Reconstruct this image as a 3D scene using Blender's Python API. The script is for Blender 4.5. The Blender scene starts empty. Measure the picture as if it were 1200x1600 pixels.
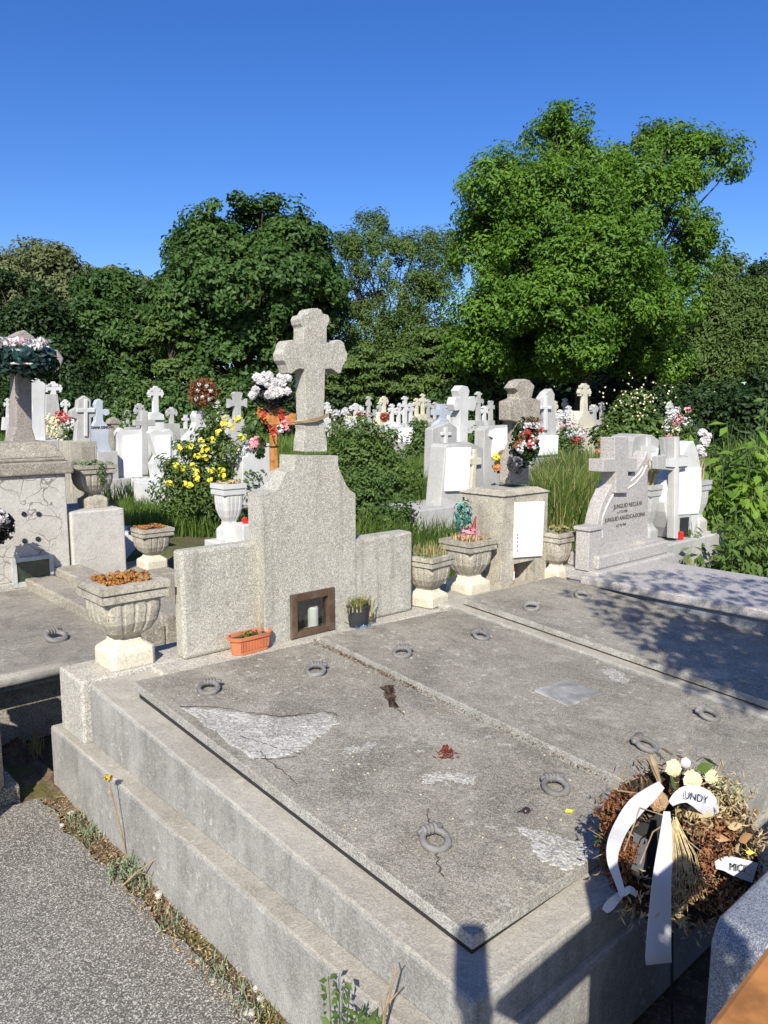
import bpy, math, random
import numpy as np
from mathutils import Vector, Matrix
random.seed(7); RNG = np.random.default_rng(11)
R = math.radians
scene = bpy.context.scene
COL = scene.collection

# ------------------------------------------------------------------ camera model
F, TH, H = 1200.0, math.atan(160/1200.0), 1.72
CT, ST = math.cos(TH), math.sin(TH)
def ray(px, py):
    x, d = (px-600)/F, (py-800)/F
    return Vector((x, CT-d*ST, -ST-d*CT))
def un(px, py, z):                       # photo pixel -> point at height z
    D = ray(px, py); t = (z-H)/D.z
    return Vector((D.x*t, D.y*t, z))
def at_depth(px, py, Y):                 # photo pixel -> point at depth Y
    D = ray(px, py); t = Y/D.y
    return Vector((D.x*t, Y, H+D.z*t))
# grave row frame: b runs along the row to the right, a runs towards the viewer
A42 = R(42); U = Vector((math.sin(A42), -math.cos(A42), 0)); V = Vector((math.cos(A42), math.sin(A42), 0))
O = Vector((-1.525, 3.301, 0))
def W(a, b, z=0): return O + U*a + V*b + Vector((0, 0, z))
def tb(px, py, z):
    p = un(px, py, z)-O; return p.dot(U), p.dot(V)
def face_a(px, py, a):                   # pixel on the vertical plane a = const -> (b, z)
    D = ray(px, py); t = (a+O.dot(U))/D.dot(U); P = D*t
    return (P-O).dot(V), H+P.z
def slab_hit(px, py, zf):                # pixel on a sloping slab z = zf(a)
    z = zf(1.2)
    for _ in range(12):
        a, b = tb(px, py, z); z = zf(a)
    return a, b, z

# ------------------------------------------------------------------ mesh builder
class MB:
    def __init__(s): s.v = []; s.f = []; s.tint = None; s.smooth = False
    def add(s, vs, fs):
        o = len(s.v); s.v += [tuple(v) for v in vs]; s.f += [tuple(i+o for i in f) for f in fs]; return s
    def box(s, x0, x1, y0, y1, z0, z1):
        return s.hexa([(x0,y0,z0),(x1,y0,z0),(x1,y1,z0),(x0,y1,z0),(x0,y0,z1),(x1,y0,z1),(x1,y1,z1),(x0,y1,z1)])
    def hexa(s, p):
        return s.add(p, [(0,3,2,1),(4,5,6,7),(0,1,5,4),(1,2,6,5),(2,3,7,6),(3,0,4,7)])
    def prism(s, pts, y0, y1):           # outline in x,z extruded along y (y0 = front)
        n = len(pts)
        ar = sum(pts[i][0]*pts[(i+1)%n][1]-pts[(i+1)%n][0]*pts[i][1] for i in range(n))
        if ar < 0: pts = pts[::-1]
        vs = [(x,y0,z) for x,z in pts]+[(x,y1,z) for x,z in pts]
        fs = [tuple(range(n)), tuple(range(2*n-1, n-1, -1))]
        fs += [(i, i+n, (i+1)%n+n, (i+1)%n) for i in range(n)]
        return s.add(vs, fs)
    def loft(s, rings, cap=True):        # rings of equal length
        n = len(rings[0]); vs = [p for r in rings for p in r]; fs = []
        for k in range(len(rings)-1):
            for i in range(n):
                j = (i+1) % n; fs.append((k*n+i, k*n+j, (k+1)*n+j, (k+1)*n+i))
        if cap: fs += [tuple(range(n-1,-1,-1)), tuple(range((len(rings)-1)*n, len(rings)*n))]
        return s.add(vs, fs)
    def lathe(s, prof, cx=0, cy=0, n=20, cap=True):
        return s.loft([[(cx+r*math.cos(2*math.pi*i/n), cy+r*math.sin(2*math.pi*i/n), z) for i in range(n)] for r, z in prof], cap)
    def sq(s, prof, cx=0, cy=0, p=6.0, n=32, flute=0.0):   # rounded square sections (r, z)
        rings = []
        for r, z in prof:
            ring = []
            for i in range(n):
                t = 2*math.pi*(i+.5)/n; c_, s_ = math.cos(t), math.sin(t)
                k = (abs(c_)**p+abs(s_)**p)**(-1/p)*r
                k *= 1-flute*math.exp(-(math.sin(t*8)/.30)**2)
                ring.append((cx+k*c_, cy+k*s_, z))
            rings.append(ring)
        return s.loft(rings)
    def tube(s, pts, r, n=8, closed=False):
        pts = [Vector(p) for p in pts]; N = len(pts); rings = []
        rr = r if hasattr(r, '__len__') else [r]*N
        for i, p in enumerate(pts):
            if closed: d = pts[(i+1) % N]-pts[i-1]
            else: d = pts[min(i+1, N-1)]-pts[max(i-1, 0)]
            d.normalize(); a = Vector((0,0,1)) if abs(d.z) < .95 else Vector((1,0,0))
            x = d.cross(a).normalized(); y = x.cross(d)
            rings.append([tuple(p+(x*math.cos(2*math.pi*k/n)+y*math.sin(2*math.pi*k/n))*rr[i]) for k in range(n)])
        if closed: rings.append(rings[0]); s.loft(rings, False)
        else: s.loft(rings)
        return s
    def blob(s, c, r, sub=2, rough=.15, squash=(1,1,1), seed=0):
        import bmesh
        bm = bmesh.new(); bmesh.ops.create_icosphere(bm, subdivisions=sub, radius=1)
        rg = random.Random(seed); ph = [rg.uniform(0, 6) for _ in range(6)]
        vs = []
        for v in bm.verts:
            k = 1+rough*(math.sin(v.co.x*3+ph[0])+math.sin(v.co.y*4+ph[1])+math.sin(v.co.z*5+ph[2]))/2
            vs.append((c[0]+v.co.x*k*r*squash[0], c[1]+v.co.y*k*r*squash[1], c[2]+v.co.z*k*r*squash[2]))
        fs = [tuple(v.index for v in f.verts) for f in bm.faces]; bm.free()
        return s.add(vs, fs)
    def text(s, body, size, cx, cz, y, thick=.002, bold=0.0):
        cu = bpy.data.curves.new('t', 'FONT'); cu.body = body; cu.size = size; cu.align_x = 'CENTER'; cu.extrude = thick/2; cu.offset = bold
        o = bpy.data.objects.new('t', cu); COL.objects.link(o)
        me = o.to_mesh(); vs = [(cx+v.co.x, y-v.co.z, cz+v.co.y) for v in me.vertices]; fs = [tuple(p.vertices) for p in me.polygons]
        o.to_mesh_clear(); bpy.data.objects.remove(o); bpy.data.curves.remove(cu)
        return s.add(vs, fs)
    def mesh(s, name):
        me = bpy.data.meshes.new(name); me.from_pydata(s.v, [], s.f); me.validate(); me.update()
        return me

def link(o, parent=None):
    COL.objects.link(o)
    if parent: o.parent = parent
    return o
def obj(name, mb, m, parent=None, bevel=0, seg=2, smooth=False, loc=None, rz=None):
    me = mb.mesh(name) if isinstance(mb, MB) else mb
    me.materials.append(m)
    if smooth:
        me.polygons.foreach_set('use_smooth', [True]*len(me.polygons))
    o = link(bpy.data.objects.new(name, me), parent)
    if loc is not None: o.location = loc
    if rz is not None: o.rotation_euler.z = rz
    if bevel:
        b = o.modifiers.new('bevel', 'BEVEL'); b.width = bevel; b.segments = seg; b.limit_method = 'ANGLE'; b.angle_limit = R(35)
    return o
def tag(o, label, cat, group=None, kind=None):
    if label: o['label'] = label
    if cat: o['category'] = cat
    if group: o['group'] = group
    if kind: o['kind'] = kind
    return o
def thing(name, label, cat, loc=(0,0,0), rz=0.0, group=None):
    o = bpy.data.objects.new(name, None); COL.objects.link(o)
    o.location = loc; o.rotation_euler.z = rz; o.empty_display_size = .1
    return tag(o, label, cat, group)

# ------------------------------------------------------------------ materials
class NT:
    def __init__(s, name):
        s.m = bpy.data.materials.new(name); s.m.use_nodes = True
        s.t = s.m.node_tree; s.n = s.t.nodes; s.b = s.n['Principled BSDF']; s.out = s.n['Material Output']
        s._pos = None
    def new(s, ty, **kw):
        n = s.n.new(ty)
        for k, v in kw.items(): setattr(n, k, v)
        return n
    def ln(s, a, b): s.t.links.new(a, b)
    def pos(s, sx=1, sy=1, sz=1):
        if s._pos is None: s._pos = s.new('ShaderNodeNewGeometry').outputs['Position']
        if (sx, sy, sz) == (1, 1, 1): return s._pos
        v = s.new('ShaderNodeVectorMath', operation='MULTIPLY'); s.ln(s._pos, v.inputs[0]); v.inputs[1].default_value = (sx, sy, sz)
        return v.outputs[0]
    def noise(s, scale, detail=4, rough=.6, vec=None, dist=0):
        n = s.new('ShaderNodeTexNoise'); n.inputs['Scale'].default_value = scale; n.inputs['Detail'].default_value = detail
        n.inputs['Roughness'].default_value = rough; n.inputs['Distortion'].default_value = dist
        s.ln(vec or s.pos(), n.inputs['Vector']); return n.outputs['Fac']
    def voro(s, scale, feature='F1', out='Distance', vec=None, rnd=1.0):
        n = s.new('ShaderNodeTexVoronoi', feature=feature); n.inputs['Scale'].default_value = scale; n.inputs['Randomness'].default_value = rnd
        s.ln(vec or s.pos(), n.inputs['Vector']); return n.outputs[out]
    def ramp(s, fac, lo, hi, a=0.0, b=1.0):
        n = s.new('ShaderNodeMapRange', interpolation_type='SMOOTHSTEP'); s.ln(fac, n.inputs[0])
        for i, v in enumerate((lo, hi, a, b)): n.inputs[i+1].default_value = v
        return n.outputs[0]
    def math(s, op, a, b=None):
        n = s.new('ShaderNodeMath', operation=op)
        for i, v in enumerate((a, b)):
            if v is None: continue
            if isinstance(v, (int, float)): n.inputs[i].default_value = v
            else: s.ln(v, n.inputs[i])
        return n.outputs[0]
    def mix(s, fac, a, b, blend='MIX'):
        n = s.new('ShaderNodeMix', data_type='RGBA', blend_type=blend)
        if isinstance(fac, (int, float)): n.inputs[0].default_value = fac
        else: s.ln(fac, n.inputs[0])
        for i, v in ((6, a), (7, b)):
            if isinstance(v, tuple): n.inputs[i].default_value = (*v, 1) if len(v) == 3 else v
            else: s.ln(v, n.inputs[i])
        return n.outputs[2]
    def sep(s, c):
        n = s.new('ShaderNodeSeparateColor'); s.ln(c, n.inputs[0]); return n.outputs[0]
    def done(s, col, rough=.85, bump=None, strength=.3, dist=.004, spec=.3):
        if isinstance(col, tuple): s.b.inputs['Base Color'].default_value = (*col, 1)
        else: s.ln(col, s.b.inputs['Base Color'])
        s.b.inputs['Roughness'].default_value = rough; s.b.inputs['Specular IOR Level'].default_value = spec
        if bump is not None:
            n = s.new('ShaderNodeBump'); n.inputs['Strength'].default_value = strength; n.inputs['Distance'].default_value = dist
            s.ln(bump, n.inputs['Height']); s.ln(n.outputs[0], s.b.inputs['Normal'])
        return s.m

def stone(name, c1, c2, grain=None, gscale=120, gamt=.5, dark=None, dscale=160, damt=.35, stain=(.1,.1,.09), samt=.35, streak=0, crack=0, rough=.88, bump=.35, lichen=0, side=None, blotch=0, gth=.45):
    t = NT(name)
    n1 = t.noise(1.7, 6, .65); n2 = t.noise(11, 6, .7)
    col = t.mix(t.ramp(n1, .35, .65), c1, c2)
    if blotch:
        b1 = t.noise(3.1, 5, .68, vec=t.pos(1.03, .98, 1.1), dist=.6); b2 = t.noise(5.3, 6, .7, vec=t.pos(.97, 1.04, 1), dist=.4)
        col = t.mix(t.ramp(b1, .44, .66, 0, blotch), col, tuple(x*.52 for x in c1)); col = t.mix(t.ramp(b2, .54, .70, 0, blotch), col, tuple(min(1, x*1.35) for x in c2))
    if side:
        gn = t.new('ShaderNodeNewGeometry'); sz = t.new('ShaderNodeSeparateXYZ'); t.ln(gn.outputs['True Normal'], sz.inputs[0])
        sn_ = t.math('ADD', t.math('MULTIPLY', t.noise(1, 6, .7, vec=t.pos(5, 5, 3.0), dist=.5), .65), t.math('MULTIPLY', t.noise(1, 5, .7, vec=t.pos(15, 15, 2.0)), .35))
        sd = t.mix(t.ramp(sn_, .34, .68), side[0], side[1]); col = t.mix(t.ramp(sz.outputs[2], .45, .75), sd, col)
    col = t.mix(t.ramp(n2, .48, .74, 0, samt), col, stain)
    h = t.noise(60, 5, .7)
    if grain:
        g = t.sep(t.voro(gscale, out='Color'))
        col = t.mix(t.ramp(g, gth, gth+.13, 0, gamt), col, grain)
        h = t.math('ADD', h, t.math('MULTIPLY', g, .6))
    if dark:
        g2 = t.sep(t.voro(dscale, out='Color', vec=t.pos(1.01, .97, 1.03)))
        col = t.mix(t.ramp(g2, .62, .75, 0, damt), col, dark)
        h = t.math('SUBTRACT', h, t.math('MULTIPLY', t.ramp(g2, .62, .75), .5))
    if streak:
        sn = t.noise(1, 4, .6, vec=t.pos(16, 16, 1.6))
        col = t.mix(t.ramp(sn, .5, .72, 0, streak), col, stain)
    if lichen:
        ln = t.noise(26, 5, .75); l2 = t.noise(2.6, 3, .6)
        col = t.mix(t.math('MULTIPLY', t.ramp(ln, .56, .66, 0, lichen), t.ramp(l2, .4, .6)), col, (.62, .60, .52))
    if crack:
        dv = t.new('ShaderNodeVectorMath', operation='ADD')
        nz = t.new('ShaderNodeTexNoise'); nz.inputs['Scale'].default_value = 7; t.ln(t.pos(), nz.inputs['Vector'])
        sc = t.new('ShaderNodeVectorMath', operation='SCALE'); t.ln(nz.outputs['Color'], sc.inputs[0]); sc.inputs['Scale'].default_value = .16
        t.ln(t.pos(), dv.inputs[0]); t.ln(sc.outputs[0], dv.inputs[1])
        e = t.voro(crack, feature='DISTANCE_TO_EDGE', vec=dv.outputs[0])
        mask = t.ramp(t.noise(1.9, 2, .5), .42, .55)
        cr = t.math('MULTIPLY', t.ramp(e, .0, .035, .75, 0), mask)
        col = t.mix(cr, col, (.13, .11, .09)); h = t.math('SUBTRACT', h, t.math('MULTIPLY', cr, 2.0))
    return t.done(col, rough, h, bump, .006)

def plain(name, c, rough=.6, var=.25, scale=14, spec=.4, metal=0):
    t = NT(name)
    n = t.noise(scale, 4, .65)
    col = t.mix(t.ramp(n, .3, .7, 0, 1), tuple(x*(1-var) for x in c), tuple(min(1, x*(1+var*.6)) for x in c))
    t.b.inputs['Metallic'].default_value = metal
    return t.done(col, rough, n, .12, .003, spec)

def leafmat(name, c1, c2, trans=.3, rough=.5):
    t = NT(name)
    at = t.new('ShaderNodeAttribute', attribute_name='tint')
    n = t.noise(.55, 2, .5)
    f = t.math('ADD', t.math('MULTIPLY', at.outputs['Fac'], .7), t.math('MULTIPLY', n, .3))
    col = t.mix(f, c1, c2)
    t.ln(col, t.b.inputs['Base Color']); t.b.inputs['Roughness'].default_value = rough; t.b.inputs['Specular IOR Level'].default_value = .25
    tr = t.new('ShaderNodeBsdfTranslucent'); t.ln(t.mix(.4, col, tuple(min(1, x*1.6) for x in c2)), tr.inputs[0])
    ms = t.new('ShaderNodeMixShader'); ms.inputs[0].default_value = trans
    t.ln(t.b.outputs[0], ms.inputs[1]); t.ln(tr.outputs[0], ms.inputs[2]); t.ln(ms.outputs[0], t.out.inputs[0])
    return t.m

M = {}
M['dash'] = stone('cream_pebble_dash', (.395,.375,.315), (.47,.448,.385), (.64,.615,.54), 230, .48, (.17,.155,.125), 250, .48, (.20,.185,.15), .45, streak=.4, bump=.7, blotch=.35)
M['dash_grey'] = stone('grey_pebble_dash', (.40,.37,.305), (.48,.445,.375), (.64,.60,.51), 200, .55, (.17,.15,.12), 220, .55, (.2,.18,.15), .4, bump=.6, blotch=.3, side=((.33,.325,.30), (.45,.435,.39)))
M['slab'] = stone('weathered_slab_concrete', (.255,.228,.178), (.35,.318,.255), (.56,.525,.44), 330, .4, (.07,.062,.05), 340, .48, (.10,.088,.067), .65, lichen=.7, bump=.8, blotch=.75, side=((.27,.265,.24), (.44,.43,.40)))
M['slab_pale'] = stone('pale_worn_concrete', (.38,.35,.29), (.46,.43,.36), (.56,.53,.46), 240, .4, (.16,.145,.12), 250, .4, (.2,.18,.15), .4, bump=.5, blotch=.3)
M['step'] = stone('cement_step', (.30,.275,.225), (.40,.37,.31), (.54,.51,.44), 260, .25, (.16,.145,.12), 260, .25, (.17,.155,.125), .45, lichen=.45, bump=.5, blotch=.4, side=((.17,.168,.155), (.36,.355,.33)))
M['patch'] = stone('bare_cement_patch', (.44,.42,.375), (.56,.535,.48), (.70,.67,.60), 220, .4, (.15,.135,.11), 200, .5, (.2,.18,.15), .65, bump=1.2, blotch=.6)
M['plaster'] = stone('cracked_plaster', (.43,.405,.355), (.53,.505,.45), (.62,.59,.53), 200, .3, (.2,.185,.16), 210, .3, (.25,.23,.2), .45, crack=7.5, bump=.4, blotch=.25)
M['old'] = stone('old_dark_stone', (.255,.225,.175), (.36,.325,.265), (.50,.46,.38), 190, .4, (.09,.078,.06), 180, .5, (.10,.088,.068), .55, lichen=.6, bump=.6, blotch=.4)
M['urn'] = stone('weathered_urn_stone', (.33,.30,.235), (.46,.42,.335), (.58,.54,.44), 190, .35, (.10,.088,.07), 170, .4, (.14,.12,.095), .6, streak=.5, bump=.5, blotch=.35)
M['lime'] = stone('pale_limestone', (.54,.49,.37), (.62,.57,.44), (.70,.66,.54), 170, .35, (.3,.265,.19), 190, .35, (.36,.315,.24), .4, bump=.5, blotch=.2)
M['white'] = stone('white_marble', (.47,.465,.445), (.60,.595,.57), None, stain=(.42,.42,.40), samt=.4, streak=.3, rough=.6, bump=.1, blotch=.12)
M['pale'] = stone('pale_grey_stone', (.32,.315,.295), (.44,.43,.405), (.54,.53,.50), 190, .3, (.26,.255,.235), 210, .3, (.25,.245,.22), .45, streak=.45, bump=.25, blotch=.25)
M['blue'] = stone('blue_grey_stone', (.33,.37,.41), (.41,.45,.49), None, stain=(.27,.3,.33), samt=.4, rough=.6, bump=.1)
M['granite'] = stone('pinkish_grey_granite', (.31,.29,.27), (.37,.345,.32), (.58,.55,.515), 260, .55, (.13,.12,.115), 260, .5, (.28,.26,.24), .3, rough=.5, bump=.12, blotch=.12)
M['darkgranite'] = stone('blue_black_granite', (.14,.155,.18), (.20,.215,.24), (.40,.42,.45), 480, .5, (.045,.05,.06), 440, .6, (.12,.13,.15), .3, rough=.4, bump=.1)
M['browngranite'] = stone('brown_granite', (.235,.205,.18), (.30,.265,.23), (.46,.42,.38), 240, .45, (.10,.085,.075), 260, .5, (.16,.14,.12), .3, bump=.3, blotch=.2)
M['plaque'] = plain('white_plaque', (.88,.88,.87), .45, .04, 5)
M['gravelpath'] = stone('exposed_aggregate_paving', (.17,.155,.13), (.235,.215,.185), (.60,.57,.50), 270, .8, dark=(.05,.045,.038), dscale=300, damt=.65, gth=.62, stain=(.11,.098,.078), samt=.4, bump=1.0, blotch=.35)
M['concretepath'] = stone('rough_path_concrete', (.25,.225,.18), (.32,.29,.235), (.46,.43,.37), 200, .4, (.09,.08,.06), 190, .5, (.14,.12,.09), .5, bump=.8)
def soilmat():
    t = NT('leafy_soil')
    n = t.noise(9, 7, .7); n2 = t.noise(45, 5, .7); n3 = t.noise(.9, 4, .6)
    col = t.mix(t.ramp(n, .35, .65), (.075,.055,.035), (.17,.13,.085))
    col = t.mix(t.ramp(n2, .52, .66, 0, .7), col, (.30,.25,.17))
    col = t.mix(t.ramp(n3, .45, .62, 0, .8), col, (.075,.10,.03))
    return t.done(col, .95, n2, .9, .02, .1)
M['soil'] = soilmat()
def mossmat():
    t = NT('mossy_soil')
    n = t.noise(14, 6, .7); n2 = t.noise(60, 5, .75); n3 = t.noise(5, 4, .6)
    col = t.mix(t.ramp(n, .35, .65), (.10,.065,.04), (.24,.17,.11))
    col = t.mix(t.ramp(n2, .5, .66, 0, .6), col, (.33,.28,.2))
    col = t.mix(t.ramp(n3, .5, .62, 0, .8), col, (.15,.145,.04))
    return t.done(col, .95, n2, 1.0, .02, .1)
M['moss'] = mossmat()
M['metal'] = stone('dull_cast_metal', (.15,.145,.135), (.24,.23,.215), None, stain=(.07,.052,.038), samt=.75, rough=.55, bump=.7, blotch=.5)
M['wood'] = plain('orange_varnished_wood', (.38,.165,.045), .35, .4, 22)
M['windowwood'] = stone('weathered_window_wood', (.045,.026,.016), (.095,.058,.036), None, stain=(.17,.14,.11), samt=.5, streak=.6, bump=.4)
M['greyframe'] = plain('grey_painted_frame', (.42,.43,.40), .6, .2, 20)
M['terra'] = plain('terracotta_plastic', (.50,.165,.075), .5, .12, 10)
M['black'] = plain('black_plastic', (.035,.036,.04), .45, .3, 10)
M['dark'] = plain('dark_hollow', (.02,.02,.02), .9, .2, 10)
M['earth'] = plain('planter_earth', (.09,.065,.045), .95, .5, 60, .1)
M['red'] = plain('red_votive_plastic', (.62,.02,.015), .3, .15, 10)
M['wax'] = plain('white_wax', (.82,.81,.76), .5, .05, 10)
M['ribbon'] = plain('white_satin_ribbon', (.54,.54,.56), .5, .06, 9)
M['litter'] = leafmat('dull_leaf_litter', (.10,.06,.032), (.30,.20,.11), .1, .9)
M['ink'] = plain('black_ink', (.02,.02,.02), .6, .1, 10)
M['engrave'] = plain('engraved_lettering', (.07,.055,.05), .8, .2, 10)
M['tape'] = plain('red_ribbon_fabric', (.55,.03,.03), .5, .2, 10)
M['greencup'] = plain('dark_green_plastic_tray', (.012,.045,.042), .3, .4, 12)
M['bark'] = stone('tree_bark', (.04,.032,.024), (.075,.06,.046), None, stain=(.02,.017,.014), samt=.7, streak=.6, bump=1.0)
M['stem'] = plain('dry_stem', (.30,.22,.12), .9, .3, 20)
M['greenstem'] = plain('green_stem', (.10,.15,.04), .7, .3, 20)
M['pebble'] = plain('pale_pebble', (.40,.375,.33), .9, .2, 30)
def glassmat():
    t = NT('old_window_glass')
    tr = t.new('ShaderNodeBsdfTransparent'); tr.inputs[0].default_value = (.86,.88,.87,1); gl = t.new('ShaderNodeBsdfGlossy'); gl.inputs[1].default_value = .12
    ms = t.new('ShaderNodeMixShader'); ms.inputs[0].default_value = .10; t.ln(tr.outputs[0], ms.inputs[1]); t.ln(gl.outputs[0], ms.inputs[2]); t.ln(ms.outputs[0], t.out.inputs[0])
    return t.m
M['glass'] = glassmat()
M['lf_big'] = leafmat('bright_green_leaves', (.034,.085,.008), (.135,.255,.024), .32)
M['lf_chest'] = leafmat('dark_chestnut_leaves', (.020,.050,.010), (.070,.135,.024), 0.25)
M['lf_mid'] = leafmat('olive_green_leaves', (.040,.080,.016), (.125,.19,.042), 0.3)
M['lf_pale'] = leafmat('pale_olive_leaves', (.06,.085,.03), (.18,.205,.085), 0.3)
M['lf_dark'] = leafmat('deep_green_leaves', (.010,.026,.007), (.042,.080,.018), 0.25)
M['lf_shrub'] = leafmat('shrub_leaves', (.032,.070,.017), (.110,.180,.042), 0.28)
M['lf_bright'] = leafmat('fresh_yellow_green_leaves', (.05,.11,.012), (.19,.30,.04), .35)
M['grass'] = leafmat('grass_blades', (.038,.085,.014), (.16,.235,.042), .35, .6)
M['drygrass'] = leafmat('dry_grass_blades', (.20,.18,.06), (.42,.37,.17), .3, .7)
M['succ'] = leafmat('orange_succulent', (.26,.085,.025), (.50,.27,.07), .2)
M['brown'] = leafmat('rusty_dried_foliage', (.10,.038,.017), (.30,.13,.055), .2, .8)
M['straw'] = leafmat('dried_straw', (.34,.25,.12), (.62,.50,.30), .25, .7)
M['yellow'] = leafmat('yellow_petals', (.72,.62,.03), (.86,.80,.14), .3)
M['whitep'] = leafmat('white_petals', (.42,.39,.39), (.70,.68,.67), .2)
M['pinkp'] = leafmat('pink_petals', (.55,.10,.13), (.80,.45,.48), .25)
M['redp'] = leafmat('red_petals', (.22,.012,.014), (.55,.05,.035), .2)
M['orangep'] = leafmat('orange_petals', (.42,.12,.03), (.62,.25,.07), .2)
M['creamp'] = leafmat('cream_petals', (.62,.55,.30), (.80,.74,.50), .25)
M['grey_succ'] = leafmat('grey_green_succulent', (.12,.17,.10), (.30,.36,.22), .2)

# ------------------------------------------------------------------ foliage
def leaves_mesh(name, C, N, size, width=.5, tint=None, fold=.15, tangent=None):
    """C centres (n,3), N normals; each leaf is a folded diamond of two triangles"""
    C = np.asarray(C, float); N = np.asarray(N, float); n = len(C)
    N /= np.linalg.norm(N, axis=1, keepdims=True)+1e-9
    if tangent is None:
        T = RNG.normal(size=(n, 3))
    else: T = np.asarray(tangent, float)
    T = T-(T*N).sum(1, keepdims=True)*N; T /= np.linalg.norm(T, axis=1, keepdims=True)+1e-9
    B = np.cross(N, T); s = np.broadcast_to(np.asarray(size, float), (n,))[:, None]
    w = s*width
    v = np.empty((n, 4, 3)); v[:, 0] = C-T*s*.5; v[:, 1] = C+B*w*.5+N*s*fold; v[:, 2] = C+T*s*.5-N*s*fold*.5; v[:, 3] = C-B*w*.5+N*s*fold
    f = (np.arange(n)[:, None]*4+np.array([0, 3, 2, 0, 2, 1])).reshape(-1)
    me = bpy.data.meshes.new(name); me.vertices.add(n*4); me.vertices.foreach_set('co', v.reshape(-1))
    me.loops.add(n*6); me.loops.foreach_set('vertex_index', f.astype(np.int32))
    me.polygons.add(n*2); me.polygons.foreach_set('loop_start', np.arange(0, n*6, 3, dtype=np.int32)); me.polygons.foreach_set('loop_total', np.full(n*2, 3, dtype=np.int32))
    me.update(calc_edges=True)
    if tint is None: tint = RNG.random(n)
    at = me.attributes.new('tint', 'FLOAT', 'POINT'); at.data.foreach_set('value', np.repeat(np.clip(tint, 0, 1), 4).astype(np.float32))
    return me
def sphere_dirs(n):
    d = RNG.normal(size=(n, 3)); return d/np.linalg.norm(d, axis=1, keepdims=True)
def clump_points(lobes, nclump, nleaf, rc, flat=.55, inner=.55):
    vol = np.array([l[3]*l[4]*l[5] for l in lobes])**.67; vol /= vol.sum()
    Cs, Ns, Ts = [], [], []
    for l, p in zip(lobes, vol):
        k = max(3, int(nclump*p)); d = sphere_dirs(k); d[:, 2] = np.where(d[:, 2] < -.55, -d[:, 2], d[:, 2])
        r = inner+(1.16-inner)*RNG.random((k, 1))**.6; ph = RNG.random(3)*6
        cc = np.array(l[:3])+d*r*np.array(l[3:6])
        for i in range(k):
            w_ = cc[i]/(rc*2.6)
            if rc > .3 and math.sin(w_[0]*1.9+ph[0])+math.sin(w_[1]*1.7+ph[1])+math.sin(w_[2]*2.3+ph[2]) < -1.25: continue
            m = int(nleaf*RNG.uniform(.5, 1.5)); q = sphere_dirs(m)
            if flat < .7: q[:, 2] = np.abs(q[:, 2])*.9-.25
            rad = rc*RNG.uniform(.6, 1.35)
            pts = cc[i]+q*RNG.random((m, 1))**.4*rad*np.array([1, 1, flat])+d[i]*0.0
            Cs.append(pts); Ns.append(q*.7+np.array([0, -.25, .55])+d[i]*.5+RNG.normal(size=(m, 3))*.45)
            Ts.append(np.clip(np.full(m, RNG.uniform(.15, .75))+RNG.normal(size=m)*.18, 0, 1))
    return np.concatenate(Cs), np.concatenate(Ns), np.concatenate(Ts)
def limb(mb, p0, p1, r0, r1, wob=.08, n=6):
    p0, p1 = Vector(p0), Vector(p1); L = (p1-p0).length
    pts, rr = [], []
    for i in range(n+1):
        t = i/n; q = p0.lerp(p1, t)
        if 0 < i < n: q += Vector((random.uniform(-1,1), random.uniform(-1,1), random.uniform(-.5,.5)))*wob*L*.4
        pts.append(q); rr.append(r0+(r1-r0)*t)
    mb.tube(pts, rr, 7); return pts
def tree(name, label, cat, X, Y, lobes, leaf, nclump, nleaf, rc, m, trunk=.25, group=None, z0=0, width=.55, flat=.55, inner=.5, trunk_h=None):
    t = thing(name, label, cat, (X, Y, z0), 0, group)
    C, N, T = clump_points(lobes, nclump, nleaf, rc, flat, inner)
    obj('crown', leaves_mesh('crown', C, N, leaf*RNG.uniform(.7, 1.3, len(C)), width, T), m, t)
    mb = MB(); zmin = min(l[2]-l[5] for l in lobes); fork = trunk_h or max(.3, zmin+.4)
    limb(mb, (0,0,-.1), (0,0,fork), trunk*1.25, trunk*.85, .03, 5)
    for l in lobes[:9]:
        limb(mb, (0,0,fork*.95), (l[0], l[1], l[2]+l[5]*.3), trunk*.38, trunk*.07, .09)
        for k in range(3):
            e = sphere_dirs(1)[0]; limb(mb, (l[0]*.5, l[1]*.5, (fork+l[2])/2), (l[0]+e[0]*l[3]*.8, l[1]+e[1]*l[4]*.8, l[2]+abs(e[2])*l[5]*.8), trunk*.2, trunk*.05, .1)
    obj('trunk', mb, M['bark'], t)
    return t
def shrub(name, label, cat, loc, lobes, leaf, n, m, group=None, width=.5, rc=.16, nleaf=24, part='foliage'):
    t = thing(name, label, cat, loc, 0, group)
    C, N, T = clump_points(lobes, n, nleaf, rc, .7, .45)
    C[:, 2] = np.maximum(C[:, 2], .02)
    obj(part, leaves_mesh(part, C, N, leaf*RNG.uniform(.7, 1.3, len(C)), width, T), m, t)
    mb = MB()
    for l in lobes:
        for k in range(4):
            e = sphere_dirs(1)[0]; limb(mb, (l[0]*.15+e[0]*.03, l[1]*.15, 0), (l[0]+e[0]*l[3]*.7, l[1]+e[1]*l[4]*.7, l[2]+abs(e[2])*l[5]*.7), .012, .004, .1, 4)
    obj('stems', mb, M['stem'], t)
    return t
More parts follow.
